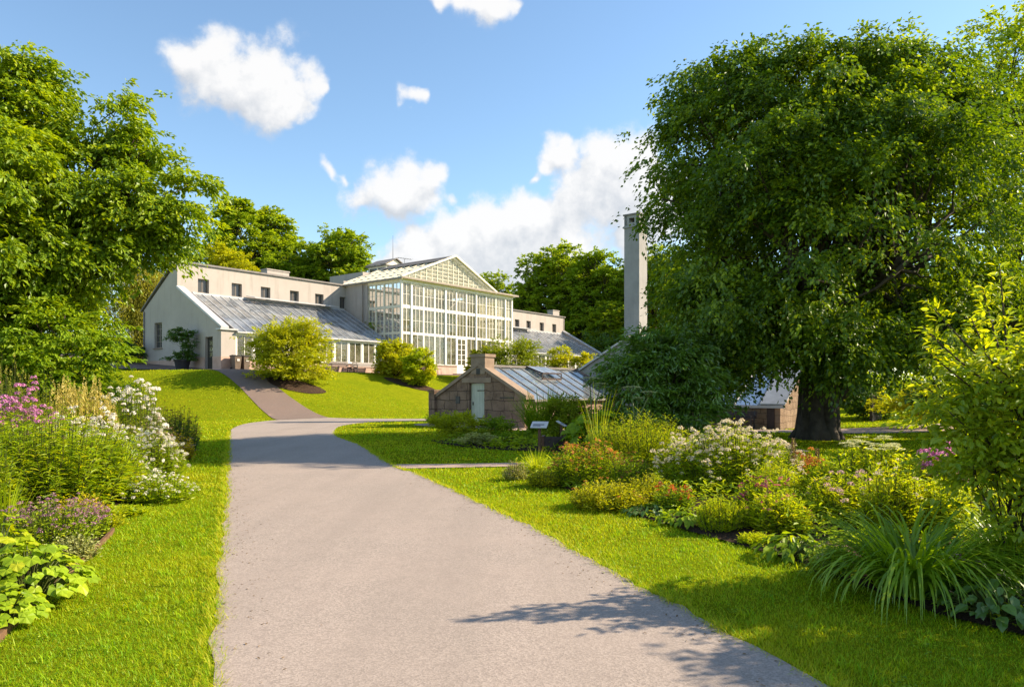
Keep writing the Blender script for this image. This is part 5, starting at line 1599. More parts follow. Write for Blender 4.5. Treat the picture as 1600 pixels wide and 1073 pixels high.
# ---------------- middle distance planting round the stone shed
p = at(1035, 21.5); k = 21.5 / FPX
tree('dark_shrub', 'large dense dark green shrub between the stone shed and the huge tree', 'shrub', p, .7, .07,
     [(0, 0, hh(590, p), 1.3, 1.2, 1.1), (-.78, 0, hh(600, p), .8, .9, .85), (-.92, .1, hh(562, p), .42, .5, .45), (.85, 0, hh(610, p), .9, .9, .95), (-.2, -.2, hh(548, p), .8, .8, .55), (.5, -.5, hh(660, p), 1.25, .9, .7), (-.5, -.4, hh(660, p), 1.1, .9, .7), (.3, 0, hh(555, p), .9, .8, .6)],
     150, 12, 18, .17, 'laurel', 'bark', 101, .4, .6, .38, .6, .4, kind='leaf', aspect=.36, multi=7, inner=.15)
p = at(895, 23.0)
tree('laurel_shrub', 'mid green mixed shrub under the stone shed eaves, behind the wooden trough', 'shrub', p, .5, .04,
     [(0, 0, hh(645, p), .75, .6, .5), (-.5, 0, hh(650, p), .5, .5, .45), (.55, 0, hh(655, p), .55, .5, .45), (0, -.2, hh(675, p), .9, .6, .35)], 60, 10, 16, .11, 'olive', 'bark', 102, .3, .4, .25, kind='leaf', aspect=.45, multi=6)
def bushes(rows):
    for (name, label, px, Y, top, w, mat, seed, leaf, ncl) in rows:
        p = at(px, Y); k = Y / FPX; H = max(.15, hh(top, p)); wd = w * k
        r = np.random.default_rng(seed); s = wd * .26
        lobes = [(0, 0, H * .45, wd * .38, wd * .34, H * .42)] + [(wd * .28 * math.cos(a), wd * .25 * math.sin(a), H * r.uniform(.4, .72), s, s, H * .27) for a in np.linspace(0, TAU, 6)[:-1] + r.uniform(0, 1)]
        tree(name, label, 'shrub' if H > .8 else 'plant', p, .3, .015, lobes, ncl, 10, 14, leaf, mat, 'stem', seed, .2, min(wd, H) * .3, min(wd, H) * .2, .6, .5, multi=5, aspect=.5, twig=.003)
bushes([
    ('mounded_shrub', 'rounded bush with greenish-brown sprays left of the shed door', 714, 23.4, 646, 84, 'gold', 111, .075, 70),
    ('mounded_shrub', 'grey-green small dome bush in front of the shed door', 773, 23.6, 649, 58, 'mid', 112, .06, 50),
    ('lavender_plant', 'silvery low lavender-like mound at the front of the shed bed', 752, 21.0, 678, 70, 'silver', 113, .06, 50),
    ('lavender_plant', 'silvery low mound left of the lavender-like mound, by the lawn edge', 716, 22.4, 686, 34, 'silver', 114, .045, 22),
    ('low_hedge', 'low clipped green edging plants at the middle of the shed bed', 800, 21.4, 674, 78, 'mid', 115, .05, 46),
    ('low_hedge', 'lower clipped green strip nearest the lawn in the shed bed', 790, 20.4, 690, 70, 'lily', 116, .045, 36),
    ('mounded_shrub', 'small yellowish mound between the rounded bush and the silvery mound', 738, 22.6, 666, 50, 'olive', 117, .05, 26),
    ('garden_shrub', 'dark hedge-like shrub right of the huge trunk in the distance', 1345, 42, 600, 90, 'dark', 121, .2, 60),
    ('garden_shrub', 'yellow-green shrub beyond the path at the right', 1432, 34, 608, 120, 'gold', 122, .15, 70),
    ('garden_shrub', 'tall mid green shrub beyond the path behind the yellow-green shrub', 1395, 44, 580, 110, 'mid', 123, .2, 60),
    ('garden_shrub', 'dark shrub at the right end of the far path', 1500, 30, 600, 120, 'dark', 124, .15, 60),
    ('garden_shrub', 'large dark shrub behind the right edge tree trunk', 1590, 27, 560, 140, 'mid', 125, .15, 60),
    ('garden_shrub', 'low dark shrub left of the far stone greenhouse roof', 1095, 40, 585, 120, 'dark', 126, .2, 50),
    ('garden_shrub', 'dark shrub behind the right wing end wall', 948, 100, 520, 90, 'dark', 127, .3, 50),
    ('garden_shrub', 'low shrub in the shade beside the drooping tree trunk', 190, 57, 535, 60, 'dark', 128, .2, 40),
])

# ---------------- herbaceous plants
def clump(name, label, px, Y, top, w, leafmat, n=120, nl=14, leaf=.09, lw=.25, flower=None, fmat=None, ffrac=.5, fsize=.05, fn=18, dome=.35, seed=1, rb=.78, t0=.06, el=.45, cat='plant', kind='diamond', stemr=.004, group=None, fvar=.25, depth=None, z0=None, top_only=False):
    rng = np.random.default_rng(seed)
    x = px_x(px, Y); zb = h1(x, Y) + .03 if z0 is None else z0
    H = (px_z(top, Y) - zb) * 1.05; r = w / 2 * Y / FPX * 1.12; rd = r if depth is None else depth; dome = dome * .8
    n = int(n * 1.5); leaf = leaf * 1.22
    t = thing(name, label, cat, (x, Y, zb), group)
    a = rng.uniform(0, TAU, n); q = np.sqrt(rng.random(n))
    bx = np.cos(a) * q * rb * r; by = np.sin(a) * q * rb * rd
    hs = H * (1 - .96 * q ** 2) ** (dome * 1.15) * np.where(rng.random(n) < .12, rng.uniform(1.0, 1.14, n), rng.uniform(.66, 1.0, n))
    tx = np.cos(a) * q * r * 1.0 + rng.normal(0, .05 * r, n); ty = np.sin(a) * q * rd + rng.normal(0, .05 * rd, n)
    def stem(tt):
        tt = np.asarray(tt)
        f = tt ** 1.4
        return np.stack([bx[:, None] + (tx - bx)[:, None] * f, by[:, None] + (ty - by)[:, None] * f, hs[:, None] * tt], -1)
    tl = t0 + (1 - t0) * (np.arange(nl) + .5) / nl + rng.normal(0, .02, (n, nl)); tl = np.clip(tl, .02, 1)
    P = stem(tl)
    P = P + rng.normal(0, .02, P.shape)
    ang = (np.arange(nl) * 2.4)[None] + rng.uniform(0, TAU, n)[:, None] + rng.normal(0, .3, (n, nl))
    D = np.stack([np.cos(ang), np.sin(ang), el + rng.normal(0, .22, (n, nl)) + .35 * (tl - .5)], -1)
    N = np.array((0, 0, 1.0)) - D * np.array((.3, .3, 0)) + rng.normal(0, .3, (n, nl, 3))
    L = leaf * (1.1 - .45 * tl ** 2) * rng.uniform(.7, 1.2, (n, nl))
    sh = np.clip(.5 + rng.normal(0, .15, n)[:, None] + rng.normal(0, .17, (n, nl)), 0, 1)
    mb = MB(); mb.leaves(P.reshape(-1, 3), D.reshape(-1, 3), N.reshape(-1, 3), L.ravel(), L.ravel() * lw, kind, 0, sh.ravel())
    mb.build('foliage', leafmat, t)
    mb = MB(); tt = np.linspace(0, 1, 4)
    S = stem(np.broadcast_to(tt, (n, 4)))
    side = np.stack([-np.sin(a), np.cos(a), np.zeros(n)], -1)[:, None] * stemr * (1.2 - .6 * tt)[None, :, None]
    side2 = np.stack([np.cos(a), np.sin(a), np.zeros(n)], -1)[:, None] * stemr * (1.2 - .6 * tt)[None, :, None]
    for sd in (side, side2):
        V = np.stack([S + sd, S - sd], 2).reshape(n, 8, 3)
        f = np.array([(0, 1, 3, 2), (2, 3, 5, 4), (4, 5, 7, 6)])
        mb.add(V.reshape(-1, 3), [(f[None] + (np.arange(n) * 8)[:, None, None]).reshape(-1, 4)], 0, np.repeat(rng.random(n), 8))
    mb.build('stems', 'stem', t)
    if flower:
        pick = np.where(rng.random(n) < ffrac)[0] if not top_only else np.argsort(-hs)[:int(n * ffrac)]
        F = S[pick, -1] + np.array((0, 0, .01)); m = len(pick)
        if m:
            fl = MB(); flowers(fl, rng, F, flower, fsize * rng.uniform(1 - fvar, 1 + fvar, m), fn)
            fl.build('blossoms', fmat, t)
            if flower == 'daisy':
                ce = MB(); ctr = np.repeat(F, 5, 0); aa = np.tile(np.arange(5) / 5 * TAU, m)
                ce.leaves(ctr + np.array((0, 0, .012)), np.stack([np.cos(aa), np.sin(aa), .3 + 0 * aa], -1), np.array((0, 0, 1.0)), fsize * .22, fsize * .25, 'diamond')
                ce.build('flower_centres', 'plume', t)
    return t

def flowers(mb, rng, F, kind, R_, fn):
    m = len(F); R_ = np.broadcast_to(R_, (m,))
    if kind == 'cluster':                 # domed head of small petals
        d = rdir(rng, m * fn, .45).reshape(m, fn, 3); d[..., 2] = np.abs(d[..., 2]) * .9 - .1
        P = F[:, None] + d * R_[:, None, None] * rng.uniform(.65, 1, (m, fn, 1))
        s = R_[:, None] * .52 * rng.uniform(.8, 1.2, (m, fn))
        tang = unit(np.cross(d, rng.normal(size=d.shape)))
        mb.leaves((P - tang * s[..., None] * .5).reshape(-1, 3), tang.reshape(-1, 3), d.reshape(-1, 3), s.ravel(), s.ravel() * .8, 'diamond')
    elif kind == 'umbel':
        a = rng.uniform(0, TAU, (m, fn)); q = np.sqrt(rng.random((m, fn)))
        P = F[:, None] + np.stack([np.cos(a) * q, np.sin(a) * q, .16 * (1 - q ** 2) + rng.normal(0, .03, (m, fn))], -1) * R_[:, None, None]
        s = R_[:, None] * .34 * rng.uniform(.7, 1.2, (m, fn)); b = rng.uniform(0, TAU, (m, fn))
        D = np.stack([np.cos(b), np.sin(b), .1 * rng.normal(size=(m, fn))], -1)
        mb.leaves((P - D * s[..., None] * .5).reshape(-1, 3), D.reshape(-1, 3), np.array((0, 0, 1.0)) + rng.normal(0, .25, (m * fn, 3)), s.ravel(), s.ravel() * .85, 'diamond')
        ray = MB()
    elif kind == 'daisy':
        a = np.tile(np.arange(fn) / fn * TAU, (m, 1)) + rng.uniform(0, 1, (m, 1))
        tilt = rdir(rng, m, 1.6)
        e1 = unit(np.cross(tilt, rng.normal(size=(m, 3)))); e2 = np.cross(tilt, e1)
        D = np.cos(a)[..., None] * e1[:, None] + np.sin(a)[..., None] * e2[:, None]
        s = np.repeat(R_[:, None], fn, 1)
        mb.leaves((F[:, None] + D * .1 * s[..., None]).reshape(-1, 3), D.reshape(-1, 3), np.repeat(tilt, fn, 0), s.ravel(), s.ravel() * .42, 'diamond')
    elif kind == 'spike':                 # plume: R_ is its length
        tt = rng.random((m, fn)); a = rng.uniform(0, TAU, (m, fn))
        rr = .09 * (1 - tt) + .012
        P = F[:, None] + np.stack([np.cos(a) * rr, np.sin(a) * rr, tt - .25], -1) * R_[:, None, None]
        s = R_[:, None] * .13 * rng.uniform(.6, 1.2, (m, fn)) * (1.15 - .7 * tt)
        D = np.stack([np.cos(a) * .5, np.sin(a) * .5, np.full_like(a, .9)], -1)
        mb.leaves(P.reshape(-1, 3), D.reshape(-1, 3), np.stack([np.cos(a), np.sin(a), 0 * a], -1).reshape(-1, 3), s.ravel(), s.ravel() * .5, 'diamond')

def strap_plant(name, label, px, Y, top, w, mat, n=260, lw=.016, seed=1, e=(1.05, 1.5), bend=(1.2, 2.6), segs=7, lvar=(.6, 1.15), rb=.25, power=1.3, seedheads=None, nsh=0, group=None, cat='plant'):
    rng = np.random.default_rng(seed); x = px_x(px, Y); zb = h1(x, Y) + .03; H = px_z(top, Y) - zb; r = w / 2 * Y / FPX
    t = thing(name, label, cat, (x, Y, zb), group)
    a = rng.uniform(0, TAU, n); q = np.sqrt(rng.random(n)) * rb * r
    mb = MB(); P = np.stack([np.cos(a) * q, np.sin(a) * q, np.zeros(n)], -1)
    Lr = max(H * 1.25, r * 1.15)
    mb.straps(P, a + rng.normal(0, .5, n), Lr * rng.uniform(*lvar, n), lw * rng.uniform(.7, 1.2, n), rng.uniform(*e, n), rng.uniform(*bend, n), segs, 0, np.clip(rng.normal(.5, .22, n), 0, 1), power)
    mb.build('leaf_blades', mat, t)
    if nsh:
        mb = MB(); a = rng.uniform(0, TAU, nsh); q = np.sqrt(rng.random(nsh)) * rb * r
        mb.straps(np.stack([np.cos(a) * q, np.sin(a) * q, np.zeros(nsh)], -1), a, H * rng.uniform(.75, 1.05, nsh), .008, rng.uniform(1.3, 1.55, nsh), rng.uniform(0, .3, nsh), 4, 0)
        mb.build('flower_stalks', seedheads, t)
    return t

def big_leaves(name, label, px, Y, top, w, mat, n=40, leaf=.2, kind='lobed', aspect=1.0, seed=1, tilt=.5, flower=None, fmat=None, nf=0, fsize=.03, petr=.005):
    rng = np.random.default_rng(seed); x = px_x(px, Y); zb = h1(x, Y) + .02; H = px_z(top, Y) - zb; r = w / 2 * Y / FPX
    t = thing(name, label, 'plant', (x, Y, zb))
    a = rng.uniform(0, TAU, n); q = np.sqrt(rng.random(n))
    Pt = np.stack([np.cos(a) * q * r, np.sin(a) * q * r, H * (1 - .62 * q ** 2) * rng.uniform(.72, 1, n)], -1)
    L = leaf * rng.uniform(.6, 1.2, n)
    D = np.stack([np.cos(a), np.sin(a), -.25 - .5 * q], -1) + rng.normal(0, .3, (n, 3))
    N = np.array((0, 0, 1.0)) + np.stack([np.cos(a), np.sin(a), 0 * a], -1) * tilt * q[:, None] + rng.normal(0, .22, (n, 3))
    mb = MB(); mb.leaves(Pt - unit(D) * L[:, None] * .3, D, N, L, L * aspect, kind, 0, np.clip(rng.normal(.5, .2, n), 0, 1)); mb.build('foliage', mat, t)
    mb = MB()
    for i in range(n):
        b = np.array((Pt[i, 0] * .25, Pt[i, 1] * .25, 0.0)); mid = (b + Pt[i]) / 2 + np.array((0, 0, .1 * H))
        mb.tube([b, mid, Pt[i]], [petr * 1.3, petr, petr * .7], 4, 0, .5, False)
    mb.build('stems', 'stem', t)
    if nf:
        fl = MB(); a = rng.uniform(0, TAU, nf); q = np.sqrt(rng.random(nf)); F = np.stack([np.cos(a) * q * r, np.sin(a) * q * r, H * (1.05 - .5 * q ** 2) * rng.uniform(.9, 1.15, nf)], -1)
        flowers(fl, rng, F, flower, fsize, 16); fl.build('blossoms', fmat, t)
        st = MB()
        for f in F:
            st.tube([(f[0] * .3, f[1] * .3, 0), (f[0] * .8, f[1] * .8, f[2] * .6), f], [.004, .003, .002], 4, 0, .5, False)
        st.build('flower_stalks', 'stem', t)
    return t

# ---- left bed
big_leaves('lobed_leaf_plant', 'pale green plant with large lobed leaves at the lower left corner', 40, 5.5, 845, 185, 'bedleaf', 200, .11, seed=201, tilt=1.0)
big_leaves('lobed_leaf_plant', 'low lobed-leaf plant spilling over the timber edge at the very corner', 6, 5.0, 915, 120, 'bedleaf', 100, .095, seed=199, tilt=.8)
big_leaves('lobed_leaf_plant', 'lobed-leaf plant behind the corner one, at the left edge', -12, 6.3, 800, 130, 'lily', 90, .12, seed=202, tilt=.7)
clump('small_leaf_plant', 'small grey-green edging plant beside the timber edging', 112, 6.9, 838, 72, 'silver', 70, 12, .035, .6, seed=203, dome=.3, el=.3)
clump('mauve_flower_clump', 'low clump of dusky mauve flowers over grey-green leaves, front of the left bed', 80, 7.4, 783, 130, 'bedleaf', 150, 12, .05, .35, 'cluster', 'mauve', .8, .026, 14, .3, 204)
clump('mauve_flower_clump', 'reddish mauve flower clump nearest the lawn in the left bed', 138, 8.0, 790, 60, 'bedleaf', 90, 12, .05, .35, 'cluster', 'mauve', .85, .026, 14, .3, 205)
clump('amber_plant', 'small plant with orange and yellow leaves in front of the tall green lilies', 128, 8.8, 772, 70, 'amber', 60, 12, .06, .5, seed=206)
clump('amber_plant', 'low yellow-green leaved plant on the bed edge right of the mauve flowers', 165, 8.6, 808, 50, 'gold', 60, 10, .05, .6, seed=207)
strap_plant('iris_clump', 'clump of upright pale strap leaves at the left edge', 8, 7.6, 765, 60, 'lime', 60, .014, 208, (1.2, 1.52), (.1, .7))
clump('lily_clump', 'broad mass of tall bright green leafy stems filling the left bed', 70, 10.2, 655, 260, 'lily', 250, 30, .14, .16, seed=209, dome=.22, depth=1.1, el=.35, stemr=.006, kind='lance')
clump('lily_clump', 'bright green leafy stems at the right end of the tall mass, beside the daisies', 172, 10.6, 682, 90, 'lime', 110, 26, .12, .17, seed=210, dome=.3, el=.4, stemr=.005, kind='lance')
clump('daisy_bush', 'bush densely topped with white daisies, middle of the left bed', 238, 13.0, 668, 92, 'lily', 200, 16, .07, .3, 'daisy', 'white', .75, .042, 9, .5, 211, stemr=.004)
clump('daisy_bush', 'sprawling white flowered plant spilling over the lawn edge', 252, 10.6, 742, 100, 'lily', 130, 14, .07, .35, 'cluster', 'white', .5, .032, 14, .5, 212)
clump('daisy_bush', 'white daisies with dark leaves behind the sprawling white plant', 205, 11.6, 715, 80, 'mid', 130, 16, .07, .3, 'daisy', 'white', .6, .036, 9, .5, 213)
clump('white_phlox', 'white phlox heads just behind the tall green mass, left one', 112, 13.2, 652, 62, 'lily', 70, 14, .08, .25, 'cluster', 'white', .8, .055, 22, .3, 214)
clump('white_phlox', 'white phlox heads just behind the tall green mass, right one', 166, 13.4, 652, 56, 'lily', 70, 14, .08, .25, 'cluster', 'white', .85, .055, 22, .3, 215)
clump('white_phlox', 'tallest white phlox with dark leaves at the back of the left bed', 200, 16.0, 600, 96, 'mid', 130, 18, .10, .28, 'cluster', 'white', .6, .07, 26, .3, 216, stemr=.006)
clump('astilbe', 'pale yellow feathery plumes standing in the left bed below the shrub', 128, 15.0, 618, 90, 'lime', 80, 14, .08, .35, 'spike', 'plume', .95, .42, 60, .25, 217)
clump('pink_phlox', 'pink phlox heads at the left edge of the picture', 22, 12.6, 605, 110, 'lily', 110, 14, .09, .28, 'cluster', 'pink', .75, .07, 26, .4, 218)
clump('pink_phlox', 'smaller pink-mauve phlox in front of the yellow plumes', 78, 13.4, 652, 60, 'lily', 60, 14, .08, .28, 'cluster', 'pink', .6, .05, 22, .3, 219)
clump('feathery_plant', 'fine light green feathery plant behind the pink phlox', 70, 16.0, 590, 130, 'lime', 170, 26, .07, .16, seed=220, dome=.4)
clump('tan_grass', 'tuft of pale tan flowering stems below the shrub at the left edge', 10, 15.2, 575, 80, 'olive', 90, 16, .06, .2, 'spike', 'straw', .6, .16, 30, .3, 221)
clump('dark_seedhead_clump', 'dark green bush with brown seed heads at the far end of the left bed', 279, 19.0, 640, 62, 'dark', 150, 18, .08, .18, 'cluster', 'rust', .55, .035, 14, .35, 222)
clump('sedum_clump', 'orange-brown leaved low clump in front of the seed head bush', 272, 16.6, 675, 56, 'amber', 110, 12, .06, .45, 'umbel', 'palepink', .35, .05, 14, .4, 223)
clump('border_plant', 'yellow-orange leaved plant between the white phlox and the daisies', 205, 14.6, 655, 70, 'gold', 110, 14, .07, .35, seed=224)
clump('border_plant', 'grey-green feathery plant with pale mauve heads behind the daisy bush', 243, 15.6, 650, 50, 'silver', 90, 16, .06, .2, 'cluster', 'palepink', .3, .035, 14, .3, 225)
clump('border_plant', 'yellow daisy-like plant behind the grey-green feathery plant', 252, 18.0, 635, 40, 'gold', 70, 14, .07, .3, 'daisy', 'orange', .4, .04, 8, .3, 226)
clump('edging_plant', 'low yellow-green leafy plant filling the bed edge behind the mauve flowers', 190, 9.4, 795, 72, 'lime', 90, 12, .07, .4, seed=228)
clump('edging_plant', 'low green leafy plant between the daisies and the lawn edge', 262, 14.5, 700, 50, 'lily', 80, 12, .07, .4, seed=229)
clump('leafy_plant', 'mid green leafy plant at the left edge behind the pale strap leaves', -20, 9.0, 690, 90, 'lily', 120, 18, .1, .2, seed=227)

# ---- right bed, far end first
clump('mounded_plant', 'small purplish-grey mound at the tip of the right bed', 805, 13.1, 722, 38, 'silver', 90, 12, .035, .4, 'cluster', 'mauve', .35, .016, 10, .4, 301)
strap_plant('feather_grass', 'clump of upright straw-tipped grass by the information board', 838, 13.7, 712, 74, 'lime', 150, .008, 302, (1.1, 1.55), (.1, .9), seedheads='straw', nsh=34)
clump('mounded_plant', 'bright chartreuse mound at the front tip of the right bed', 850, 12.2, 733, 50, 'yellow', 170, 12, .04, .4, seed=303, dome=.5)
clump('orange_helenium', 'upright bush topped with orange-brown button flowers', 918, 12.3, 693, 106, 'lily', 210, 20, .075, .22, 'daisy', 'orange', .7, .032, 8, .25, 304, stemr=.005)
clump('leafy_plant', 'green leafy plant with a few rusty heads right of the orange button flowers', 985, 11.6, 712, 66, 'mid', 90, 16, .08, .25, 'cluster', 'rust', .3, .035, 14, .3, 305)
clump('yellow_spirea', 'low yellow-leaved mound along the lawn edge, left of the red flowers', 950, 10.0, 752, 116, 'yellow', 260, 14, .055, .35, 'cluster', 'orange', .03, .03, 12, .45, 306)
clump('yellow_spirea', 'yellow-green leaved mound behind the low yellow mound', 1015, 10.3, 742, 80, 'gold', 170, 14, .055, .3, seed=307, dome=.4)
clump('goldenrod', 'tall lime green goldenrod mass in front of the dark shrub', 1000, 14.3, 652, 152, 'lime', 330, 30, .085, .16, seed=308, dome=.3, stemr=.006, kind='lance', el=.7)
strap_plant('seed_grass', 'thin pale upright grass stalks left of the goldenrod', 935, 14.6, 632, 50, 'lime', 30, .01, 309, (1.3, 1.55), (.05, .5), seedheads='straw', nsh=26)
clump('white_eupatorium', 'large bush covered with creamy white flower heads in the right bed', 1140, 11.4, 672, 215, 'lily', 380, 24, .10, .2, 'cluster', 'cream', .68, .05, 22, .38, 310, stemr=.006, kind='lance', depth=.85)
clump('red_flower_clump', 'small plant with orange-red flowers in front of the white flowered bush', 1052, 9.6, 758, 62, 'mid', 60, 14, .07, .35, 'daisy', 'red', .35, .04, 8, .3, 311)
big_leaves('hosta', 'dark green broad-leaved plant on the lawn edge under the red flowers', 1065, 8.7, 800, 92, 'mid', 80, .13, 'leaf', .62, 312, .7)
big_leaves('hosta', 'dark green leafy edging plant left of the broad-leaved one', 1012, 9.4, 788, 80, 'dark', 80, .10, 'leaf', .6, 313, .7)
clump('spiky_bush', 'light green narrow-leaved bush at the lawn edge, largest of its kind', 1124, 8.3, 777, 62, 'lime', 90, 26, .05, .22, seed=314, dome=.3, el=.9)
clump('spiky_bush', 'slim light green narrow-leaved bush right of the largest one', 1160, 8.4, 787, 34, 'lime', 46, 24, .05, .22, seed=315, dome=.3, el=.9)
clump('spiky_bush', 'low light green narrow-leaved tuft at the soil edge', 1182, 7.6, 838, 46, 'lime', 56, 16, .05, .22, seed=316, dome=.4, el=.8)
clump('magenta_flower_clump', 'green plant with magenta flowers in front of the creamy white bush', 1195, 9.2, 745, 80, 'lily', 100, 18, .09, .25, 'daisy', 'magenta', .22, .045, 9, .3, 317)
clump('lime_flower_plant', 'yellow-green leafy plant with dark pink buds at the centre of the right bed', 1215, 8.2, 768, 90, 'lime', 120, 18, .08, .3, 'cluster', 'magenta', .12, .028, 12, .35, 318)
big_leaves('hosta', 'wide dark green broad-leaved plant at the soil edge, left of the strappy clump', 1238, 7.0, 832, 118, 'mid', 110, .13, 'leaf', .6, 319, .7)
clump('orange_rudbeckia', 'small cluster of rusty orange flowers beside the dry stalk', 1262, 11.4, 712, 62, 'lily', 80, 16, .08, .28, 'cluster', 'orange', .7, .05, 20, .3, 320)
def dry_stalk(label, px, Y, top, seed):
    rng = np.random.default_rng(seed); x = px_x(px, Y); H = px_z(top, Y) - .05
    t = thing('dry_seed_stalk', label, 'plant', (x, Y, h1(x, Y) + .03))
    m = MB(); m.tube([(0, 0, 0), (.01, 0, H * .5), (0, .01, H)], [.012, .010, .006], 6); m.build('stem', 'straw', t)
    m = MB(); n = 220; tt = rng.random(n); a = rng.uniform(0, TAU, n)
    m.leaves(np.stack([np.cos(a) * .012, np.sin(a) * .012, H * (.55 + .45 * tt)], -1), np.stack([np.cos(a), np.sin(a), .7 + 0 * a], -1), np.array((0, 0, 1.0)), .05 * (1.2 - .6 * tt), .03, 'diamond'); m.build('seed_head', 'dryhead', t)
dry_stalk('dry brown seed stalk at the right side of the creamy white bush', 1240, 11.0, 683, 1)
dry_stalk('dry brown seed stalk standing alone against the shaded lawn', 1277, 11.4, 699, 2)
clump('pale_flower_clump', 'yellow-green plant with pale pink heads behind the strappy clump', 1318, 8.8, 742, 120, 'lime', 170, 18, .085, .28, 'cluster', 'palepink', .12, .045, 20, .35, 321)
clump('angelica', 'yellow-green plant with flat pale umbels standing above it', 1375, 9.6, 700, 160, 'lime', 170, 18, .11, .35, 'umbel', 'umbel', .06, .10, 60, .4, 322, kind='leaf', stemr=.007, top_only=True)
clump('upright_plant', 'upright lime green leafy stems directly behind the magenta flowers', 1212, 10.2, 722, 70, 'lime', 80, 20, .09, .22, seed=331, dome=.2, el=.7, kind='lance')
clump('upright_plant', 'upright green leafy stems between the rusty orange flowers and the pale pink heads', 1295, 9.9, 722, 66, 'lily', 80, 20, .09, .22, seed=332, dome=.2, el=.7, kind='lance')
clump('upright_plant', 'tall yellow-green stems behind the left side of the large strappy clump', 1392, 8.0, 728, 80, 'lime', 90, 20, .09, .24, 'cluster', 'cream', .12, .035, 16, .2, 333, el=.7, kind='lance')
clump('pink_phlox', 'bright pink flower heads beside the leafy branches at the right', 1470, 9.2, 706, 64, 'lily', 46, 16, .09, .3, 'cluster', 'pink', .6, .075, 28, .2, 323)
clump('lime_flower_plant', 'sunlit yellow-green foliage behind the right end of the strappy clump', 1450, 8.2, 745, 120, 'lime', 130, 16, .10, .34, seed=324, kind='leaf')
strap_plant('daylily', 'large arching strap-leaved clump at the front of the right bed', 1425, 5.75, 775, 330, 'strap', 680, .023, 325, (.95, 1.5), (1.3, 2.9), 9, (.5, 1.15), .3, 1.4)
strap_plant('daylily', 'second arching strap-leaved clump in the shade at the right edge', 1590, 6.2, 765, 220, 'strap', 420, .017, 326, (.95, 1.5), (1.2, 2.8), 9, (.5, 1.15), .3, 1.4)
clump('small_pink_shrublet', 'small bushy plant with pinkish tips beside the strappy clump', 1300, 6.4, 850, 66, 'bedleaf', 90, 14, .04, .45, 'cluster', 'palepink', .25, .018, 12, .4, 327)
clump('pink_bed_flower', 'few pink flowers growing through the arching strap leaves', 1508, 5.7, 868, 62, 'mid', 40, 12, .06, .4, 'cluster', 'pink', .4, .03, 14, .3, 328)
big_leaves('ground_cover_plant', 'dark green leafy plant at the bottom right corner', 1560, 5.15, 905, 190, 'dark', 140, .11, 'leaf', .7, 329, .6, 'daisy', 'palepink', 10, .018)
clump('leafy_plant', 'mid green leaves between the two strap-leaved clumps', 1600, 5.9, 850, 120, 'mid', 120, 14, .09, .4, seed=330, kind='leaf')

# ---- giant hogweed, rhubarb and plume shrub by the stone shed
big_leaves('rhubarb_plant', 'big jagged-leaved plant below the giant umbels', 935, 19.5, 640, 110, 'mid', 70, .5, 'lobed', .9, 401, .6, petr=.015)
big_leaves('rhubarb_plant', 'darker jagged-leaved plant beside the giant umbels, right one', 995, 18.6, 645, 70, 'mid', 46, .4, 'lobed', .9, 402, .6, petr=.015)
def hogweed(label, px, Y, heads, seed):
    rng = np.random.default_rng(seed); p = at(px, Y); t = thing('giant_hogweed', label, 'plant', p)
    st = MB(); fl = MB()
    for (hx, hy, R_) in heads:
        q = np.array(((hx - px) * Y / FPX, rng.normal(0, .1), px_z(hy, Y) - p[2]))
        st.tube([(0, 0, 0), (q[0] * .3, q[1] * .3, q[2] * .6), q - np.array((0, 0, R_ * .55))], [.03, .024, .014], 6)
        for i in range(14):
            a = i * 2.4; rr = R_ * math.sqrt((i + .5) / 14); e = q + np.array((rr * math.cos(a), rr * math.sin(a), .18 * R_ * (1 - (rr / R_) ** 2)))
            st.tube([q - np.array((0, 0, R_ * .55)), e], [.006, .004], 4, 0, .5, False)
            flowers(fl, rng, e[None], 'umbel', np.array([R_ * .3]), 26)
    st.build('stems', 'stem', t); fl.build('flower_heads', 'umbel', t)
hogweed('giant umbels on tall stalks against the dark shrub', 992, 18.4, [(988, 606, .26), (1012, 613, .2), (1000, 622, .15)], 403)
hogweed('broad feathery umbel in front of the shed glass roof', 925, 20.5, [(922, 592, .3), (938, 600, .2)], 404)
strap_plant('plume_shrub', 'upright fan of dark green fronds at the right corner of the shed gable', 848, 24.5, 618, 84, 'mid', 420, .035, 405, (1.0, 1.5), (.1, .9), 5, (.5, 1.1), .5)

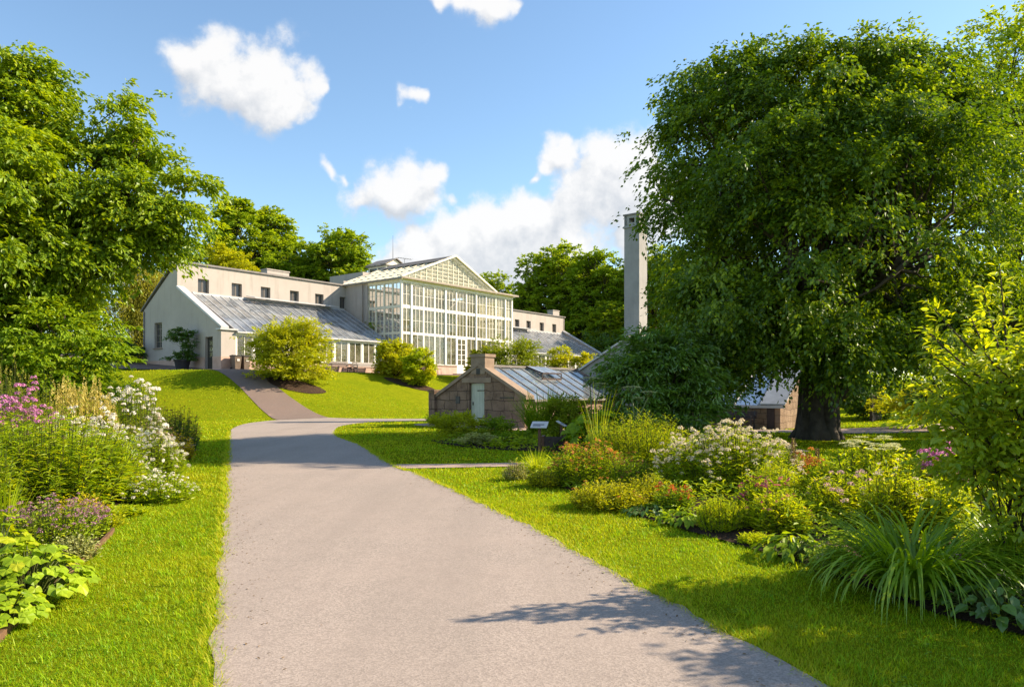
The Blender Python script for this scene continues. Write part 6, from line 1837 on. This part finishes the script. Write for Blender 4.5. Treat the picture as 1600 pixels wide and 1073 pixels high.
# ---- shrub with golden sunlit branches at the right edge
def edge_shrub():
    YE = 6.1; p = (4.33, YE, .03); k = YE / FPX
    def lo(px, py, rx, rz, dy=0):
        return (px_x(px, YE) - p[0], dy, px_z(py, YE) - p[2], rx * k, rx * k, rz * k)
    lobes = [lo(1565, 615, 64, 70), lo(1612, 592, 40, 48), lo(1535, 695, 72, 66), lo(1620, 655, 84, 84), lo(1590, 765, 86, 60), lo(1645, 612, 60, 66), lo(1500, 640, 40, 40),
             lo(1740, 680, 80, 60, -.4), lo(1765, 520, 50, 36, -.8), lo(1845, 480, 56, 44, -1.0), lo(1915, 440, 60, 50, -1.0), lo(1850, 560, 60, 60, -1.2), lo(2000, 415, 80, 60, -1.0), lo(2140, 430, 80, 60, -1.0), lo(2060, 560, 80, 80, -1.0), lo(1820, 740, 90, 70, -.8)]  # lobes beyond the frame, added to cast dappled shade on path and lawn
    t = tree('golden_leaf_shrub', 'tall broad-leaved shrub with sunlit yellow-green branches at the right edge', 'shrub', p, .6, .045, lobes, 240, 8, 14, .072, 'apple', 'bark', 501, .4, .34, .2, .7, .45, kind='leaf', aspect=.55, multi=9, inner=.25, twig=.005)
    rng = np.random.default_rng(77)
    def wp(px, py, dy):
        return np.array((px_x(px, YE) - p[0], dy, px_z(py, YE) - p[2]))
    for (a, b, dy) in (((1580, 620), (1562, 415), 0), ((1570, 600), (1436, 470), -.1), ((1560, 640), (1416, 545), -.25), ((1565, 610), (1452, 508), .1), 
                       ((1570, 600), (1478, 556), -.5), ((1570, 560), (1548, 448), .1), ((1560, 660), (1440, 590), .15), ((1550, 700), (1448, 640), -.3), ((1580, 640), (1500, 500), -.15)):
        A = wp(*a, dy * .4); B = wp(*b, dy); n = 85
        mb = MB(); C = (A + B) / 2 + np.array((0, 0, -.06))
        tt = np.linspace(0, 1, 7)[:, None]; L = (1 - tt) ** 2 * A + 2 * tt * (1 - tt) * C + tt ** 2 * B
        mb.tube(L, np.linspace(.013, .004, 7), 5, 1)
        u = rng.random(n)[:, None] ** .8; u = .18 + .82 * u; P = (1 - u) ** 2 * A + 2 * u * (1 - u) * C + u ** 2 * B
        ax = unit(B - A); sd = unit(np.cross(ax, (0, .3, 1))); sg = rng.choice((-1, 1), n)[:, None]
        tw = rng.uniform(0, .13, n)[:, None] * (1.15 - u)
        P = P + sd * sg * tw + rng.normal(0, .02, (n, 3))
        D = ax * .7 + sd * sg * rng.uniform(.3, 1, (n, 1)) + rng.normal(0, .3, (n, 3)) + np.array((0, 0, -.25))
        mb.leaves(P, D, np.array((0, -.25, 1.0)) + rng.normal(0, .4, (n, 3)), rng.uniform(.05, .095, n), rng.uniform(.026, .05, n), 'leaf', 0, np.clip(rng.normal(.7, .2, n), 0, 1))
        mb.build('leafy_branch', ['apple', 'bark'], t)
edge_shrub()
# trees just out of the picture on the right: they shade the far lawn
for (x, y, sc, rot) in ((22.5, 19.5, .52, 1.1), (26.0, 24.0, .6, 3.0)):
    dup(T2, (x, y, h1(x, y)), rot, sc, 'tree out of the picture on the right that shades the lawn', GB)
